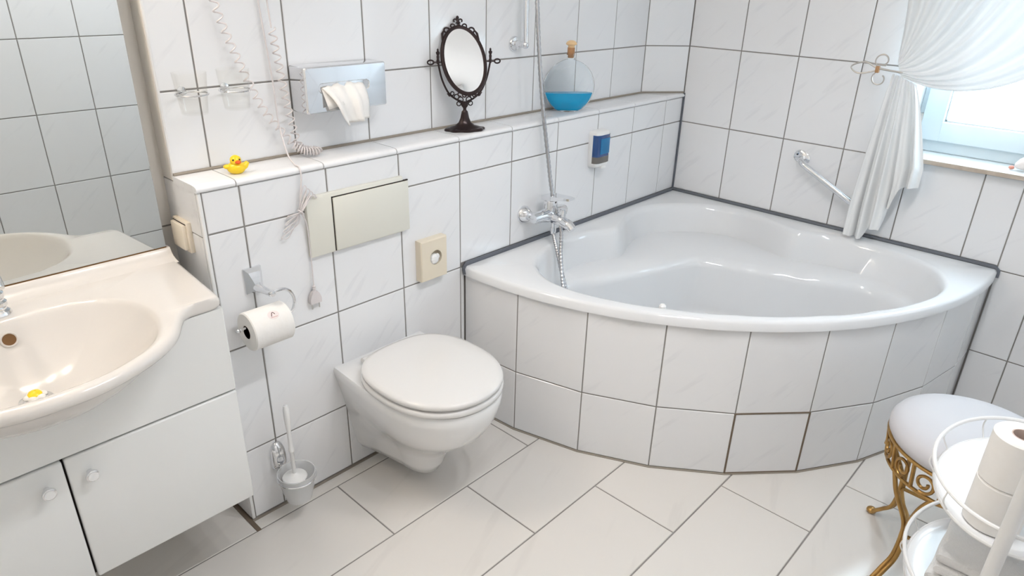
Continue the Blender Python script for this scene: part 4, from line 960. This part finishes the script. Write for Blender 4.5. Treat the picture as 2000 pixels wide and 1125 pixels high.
# scrolled tieback
tb = thing('curtain_tieback', 'scrolled metal curtain holdback on the window wall', 'tieback', (-0.03, -0.83, 1.22))
X_ = -0.105
def tp(y, z, x=X_): return (x, y, z)
yk = -0.826; zk = 1.232
obj('leaf_loop', MB().tube(smoothpath([tp(yk + 0.004, zk + 0.004), tp(yk + 0.040, zk + 0.020), tp(yk + 0.070, zk + 0.016), tp(yk + 0.092, zk + 0.000), tp(yk + 0.070, zk - 0.018), tp(yk + 0.040, zk - 0.016), tp(yk + 0.004, zk - 0.004)], 6), 0.0030, 8), m_tie, tb)
obj('arm', MB().tube(smoothpath([tp(yk, zk + 0.004), tp(yk - 0.04, zk + 0.0), tp(yk - 0.085, zk - 0.003)], 5), [0.0036] * 10 + [0.0022], 8).tube(smoothpath([tp(yk + 0.080, zk + 0.014, 0.0), tp(yk + 0.060, zk + 0.018, -0.06), tp(yk + 0.02, zk + 0.016, -0.085), tp(yk - 0.02, zk + 0.014, -0.085)], 5), 0.0030, 8), m_tie, tb)
for s_ in (-1, 1):
    P_ = [tp(yk, zk + 0.004 * s_)]
    for i in range(22):
        a = math.radians(200 - 250 * i / 21); r_ = 0.025 - 0.011 * (i / 21) ** 1.5
        P_.append(tp(yk - 0.012 - r_ * math.cos(a), zk + s_ * (0.030 + r_ * math.sin(a))))
    obj('scroll', MB().tube(P_, 0.0026, 7), m_tie, tb)
obj('band', MB().box(X_ - 0.007, X_ + 0.007, yk - 0.007, yk + 0.007, zk - 0.012, zk + 0.012, 0.003, 2), m_tieb, tb)

# shell on the sill
sh = thing('sea_shell', 'pale pink shell on the window sill at the right picture edge', 'shell', (0.03, -1.306, WZ0))
shc = Vector((0.030, -1.306, WZ0 + 0.001)); ax = Vector((0.15, -1, 0.42)).normalized()
prof = [(0.0, 0.0), (0.010, 0.004), (0.022, 0.020), (0.030, 0.045), (0.032, 0.065), (0.026, 0.085), (0.020, 0.090), (0.021, 0.100), (0.013, 0.110), (0.012, 0.118), (0.0, 0.130)]
obj('body', MB().lathe([(r * 0.9, h) for r, h in prof], shc + Vector((0, 0.004, 0.014)), ax, 24), m_shell, sh)
obj('tip', MB().ball(shc + Vector((-0.003, 0.010, 0.008)), (0.007, 0.009, 0.007), 12, 8), m_pinktip, sh)

# ------------------------------------------------------------------ stool
stc = Vector((-0.985, -1.53, 0.0)); SZ = 0.418
stl = thing('stool', 'round stool with a white cushion and gold scrolled metal legs', 'stool', stc)
obj('cushion', MB().lathe([(0.10, SZ - 0.004), (0.182, SZ - 0.004), (0.195, SZ + 0.002), (0.202, SZ + 0.014), (0.202, SZ + 0.028), (0.194, SZ + 0.042), (0.175, SZ + 0.052), (0.135, SZ + 0.060), (0.07, SZ + 0.064), (0.0, SZ + 0.065)], (stc.x - 0.008, stc.y, 0), 'z', 56), m_cush, stl, sharp=60)
def ring(r, z, rad, n=64): return MB().tube([(stc.x + r * math.cos(2 * PI * i / n), stc.y + r * math.sin(2 * PI * i / n), z) for i in range(n)], rad, 9, True)
obj('top_ring', ring(0.198, SZ - 0.006, 0.0058), m_gold, stl)
obj('lower_ring', ring(0.188, SZ - 0.084, 0.0052), m_gold, stl)
def pol(a, r, z): return (stc.x + r * math.cos(math.radians(a)), stc.y + r * math.sin(math.radians(a)), z)
la = [61.7, 151.7, 241.7, 331.7]
for a in la:
    m_l = MB()
    for s_ in (-1, 1):
        m_l.tube(smoothpath([pol(a + 18 * s_, 0.188, SZ - 0.084), pol(a + 11 * s_, 0.184, SZ - 0.135), pol(a + 2.6 * s_, 0.158, SZ - 0.215), pol(a + 1.9 * s_, 0.152, SZ - 0.27), pol(a + 1.8 * s_, 0.160, SZ - 0.335), pol(a + 1.6 * s_, 0.188, 0.045), pol(a + 1.3 * s_, 0.214, 0.014)], 6), 0.0062, 9)
    m_l.ball(pol(a, 0.222, 0.0105), (0.015, 0.015, 0.0105), 14, 8)
    obj('leg', m_l, m_gold, stl, sharp=60)
for a in [q + e for q in la for e in (0, 45)]:
    # a pair of scrolls on either side of an upright, between the rings
    for f in (-1, 1):
        P_ = []
        for k in range(27):
            t = k / 26; an = math.radians(-105 + 480 * t); r_ = 0.0285 * (1 - 0.66 * t)
            P_.append(pol(a + f * 10.0 + f * math.degrees(r_ * math.cos(an) / 0.193), 0.193, SZ - 0.047 + r_ * math.sin(an)))
        obj('scroll', MB().tube(P_, 0.0045, 7), m_gold, stl)
    obj('upright', MB().tube([pol(a, 0.198, SZ - 0.008), pol(a, 0.188, SZ - 0.083)], 0.0052, 8), m_gold, stl)
    obj('upright', MB().tube([pol(a + 22.5, 0.198, SZ - 0.008), pol(a + 22.5, 0.188, SZ - 0.083)], 0.0052, 8), m_gold, stl)
for a in la:
    obj('stretcher', MB().tube(smoothpath([pol(a, 0.152, SZ - 0.262), pol(a + 20, 0.112, SZ - 0.272), pol(a + 45, 0.092, SZ - 0.275), pol(a + 70, 0.112, SZ - 0.272), pol(a + 90, 0.152, SZ - 0.262)], 7), 0.0055, 8), m_gold, stl)

# ------------------------------------------------------------------ tiered rack with rolls and towels
rk = thing('tiered_rack', 'white metal tiered rack with oval trays at the right picture edge', 'rack', (-1.402, -1.648, 0.0))
RC = Vector((-1.413, -1.648, 0)); RA, RB = 0.215, 0.157
def oval(k, z, n=72): return [(RC.x + (RA + k) * math.cos(2 * PI * i / n), RC.y + (RB + k) * math.sin(2 * PI * i / n), z) for i in range(n)]
for zt in (0.605, 0.375):
    t_ = obj('tray', MB().loft([oval(-0.022, zt - 0.006), oval(-0.014, zt - 0.006), oval(-0.012, zt - 0.002), oval(-0.014, zt), oval(-0.030, zt - 0.001)]), m_tray, rk, sharp=60)
    obj('tray_edge', MB().tube(oval(-0.012, zt - 0.003), 0.0038, 8, True), m_wmetal, t_)
    obj('gallery_rail', MB().tube(oval(0.0, zt + 0.046), 0.0042, 9, True), m_wmetal, t_)
    for a in (40, 75, 105, 140, 220, 255, 285, 320):
        ca, sa_ = math.cos(math.radians(a)), math.sin(math.radians(a))
        obj('gallery_stay', MB().tube(smoothpath([(RC.x + RA * ca, RC.y + RB * sa_, zt + 0.045), (RC.x + (RA + 0.004) * ca, RC.y + (RB + 0.003) * sa_, zt + 0.022), (RC.x + (RA - 0.012) * ca, RC.y + (RB - 0.012) * sa_, zt - 0.002)], 4), 0.0016, 6), m_wmetal, t_)
for s_ in (-1, 1):
    px_ = RC.x + s_ * (RA + 0.012)
    obj('post', MB().lathe([(0.0135, 0.0), (0.0135, 0.008), (0.0125, 0.010), (0.0125, 0.93), (0.0150, 0.935), (0.0150, 0.945), (0.008, 0.955), (0.0, 0.958)], (px_, RC.y - 0.002, 0), 'z', 18), m_wmetal, rk)
rx, ry = -1.550, -1.622
for k, lab in enumerate(('lower toilet roll of the pair stacked on the white rack', 'upper toilet roll of the pair stacked on the white rack')):
    paper_roll('toilet_roll', lab, (rx, ry, 0.6058 + 0.0985 * k), 'z', 0.0465, 0.0200, 0.098, 'toilet rolls on the rack')
def towel(label, c, sx, sy, z0, h, layers, rz, group):
    """a towel folded over: soft rounded fold on one long side, open layers on the other"""
    t = thing('folded_towel', label, 'towel', (c[0], c[1], z0), group)
    cs, sn = math.cos(rz), math.sin(rz); lh = h / layers
    for q in range(layers):
        zb = z0 + q * lh; L = []; nu = 22
        prof = []
        for k in range(9):
            a = PI / 2 + PI * k / 8; prof.append((-sy + 0.010 + lh * 0.5 * math.cos(a) * 1.1, zb + lh / 2 + (lh / 2 - 0.0004) * math.sin(a)))
        for k in range(9):
            a = -PI / 2 + PI * k / 8; prof.append((sy - 0.010 + lh * 0.5 * math.cos(a) * 0.6 + 0.002 * q, zb + lh / 2 + (lh / 2 - 0.0004) * math.sin(a)))
        for i in range(nu + 1):
            u = i / nu; x = -sx + 2 * sx * u; e = min(u, 1 - u)
            sq = 1 - 0.35 * max(0, 1 - e / 0.035) ** 2
            row = []
            for (y, z) in prof:
                zz = zb + lh / 2 + (z - zb - lh / 2) * sq + (0.0022 * math.sin(7 * u * PI + 2 * q) * (z - z0) / h if q == layers - 1 else 0)
                yy = y * (1 + 0.012 * math.sin(5 * u * PI + q))
                row.append((c[0] + x * cs - yy * sn, c[1] + x * sn + yy * cs, zz))
            L.append(row)
        obj('fold', MB().loft(L), m_towel, t, sharp=70)
towel('thick folded white towel on the lower tray of the rack', (-1.413, -1.648), 0.140, 0.090, 0.3757, 0.062, 2, 0.0, 'towels on the rack')
towel('folded white towel on top of the other towel on the rack', (-1.415, -1.648), 0.138, 0.088, 0.4382, 0.054, 2, 0.03, 'towels on the rack')

# ------------------------------------------------------------------ ceiling lamp
LY = -1.25
lm = thing('ceiling_lamp', 'ceiling lamp with three spot bulbs, above the picture', 'lamp', (-1.75, LY, CEIL))
obj('rail', MB().box(-2.15, -1.35, LY - 0.03, LY + 0.03, CEIL - 0.025, CEIL - 0.001, 0.006, 2), m_white, lm)
for i, xx in enumerate((-2.08, -1.75, -1.42)):
    obj('lamp_socket', MB().lathe([(0.022, 0), (0.022, 0.05), (0.034, 0.075), (0.034, 0.08), (0.018, 0.07)], (xx, LY, CEIL - 0.022), (0, 0, -1), 20), m_chrome, lm)
    bo = obj('bulb', MB().ball((xx, LY, CEIL - 0.112), 0.030, 16, 10), m_lampglow, lm)
    ld = bpy.data.lights.new('bulb_light', 'SPOT'); ld.spot_size = math.radians(150); ld.spot_blend = 0.85; ld.energy = LAMP_W; ld.color = LAMP_C; ld.shadow_soft_size = 0.034
    lo_ = bpy.data.objects.new('bulb_light', ld); COL.objects.link(lo_); lo_.location = (xx, LY, CEIL - 0.18)
# warm lamp over the wash basin mirror
vl = thing('mirror_lamp', 'warm lamp above the wall mirror, out of the picture', 'lamp', (vx, DM, 2.05))
obj('wall_base', MB().box(vx - 0.20, vx + 0.20, 0.15, DM, 2.02, 2.08, 0.008, 2), m_chrome, vl)
for xx in (vx - 0.13, vx + 0.13):
    obj('bulb', MB().ball((xx, 0.105, 2.05), 0.034, 16, 10), m_lampglow, vl)
    ld = bpy.data.lights.new('mirror_light', 'POINT'); ld.energy = VANITY_W; ld.color = VANITY_C; ld.shadow_soft_size = 0.04
    lo_ = bpy.data.objects.new('mirror_light', ld); COL.objects.link(lo_); lo_.location = (xx, 0.035, 2.03)
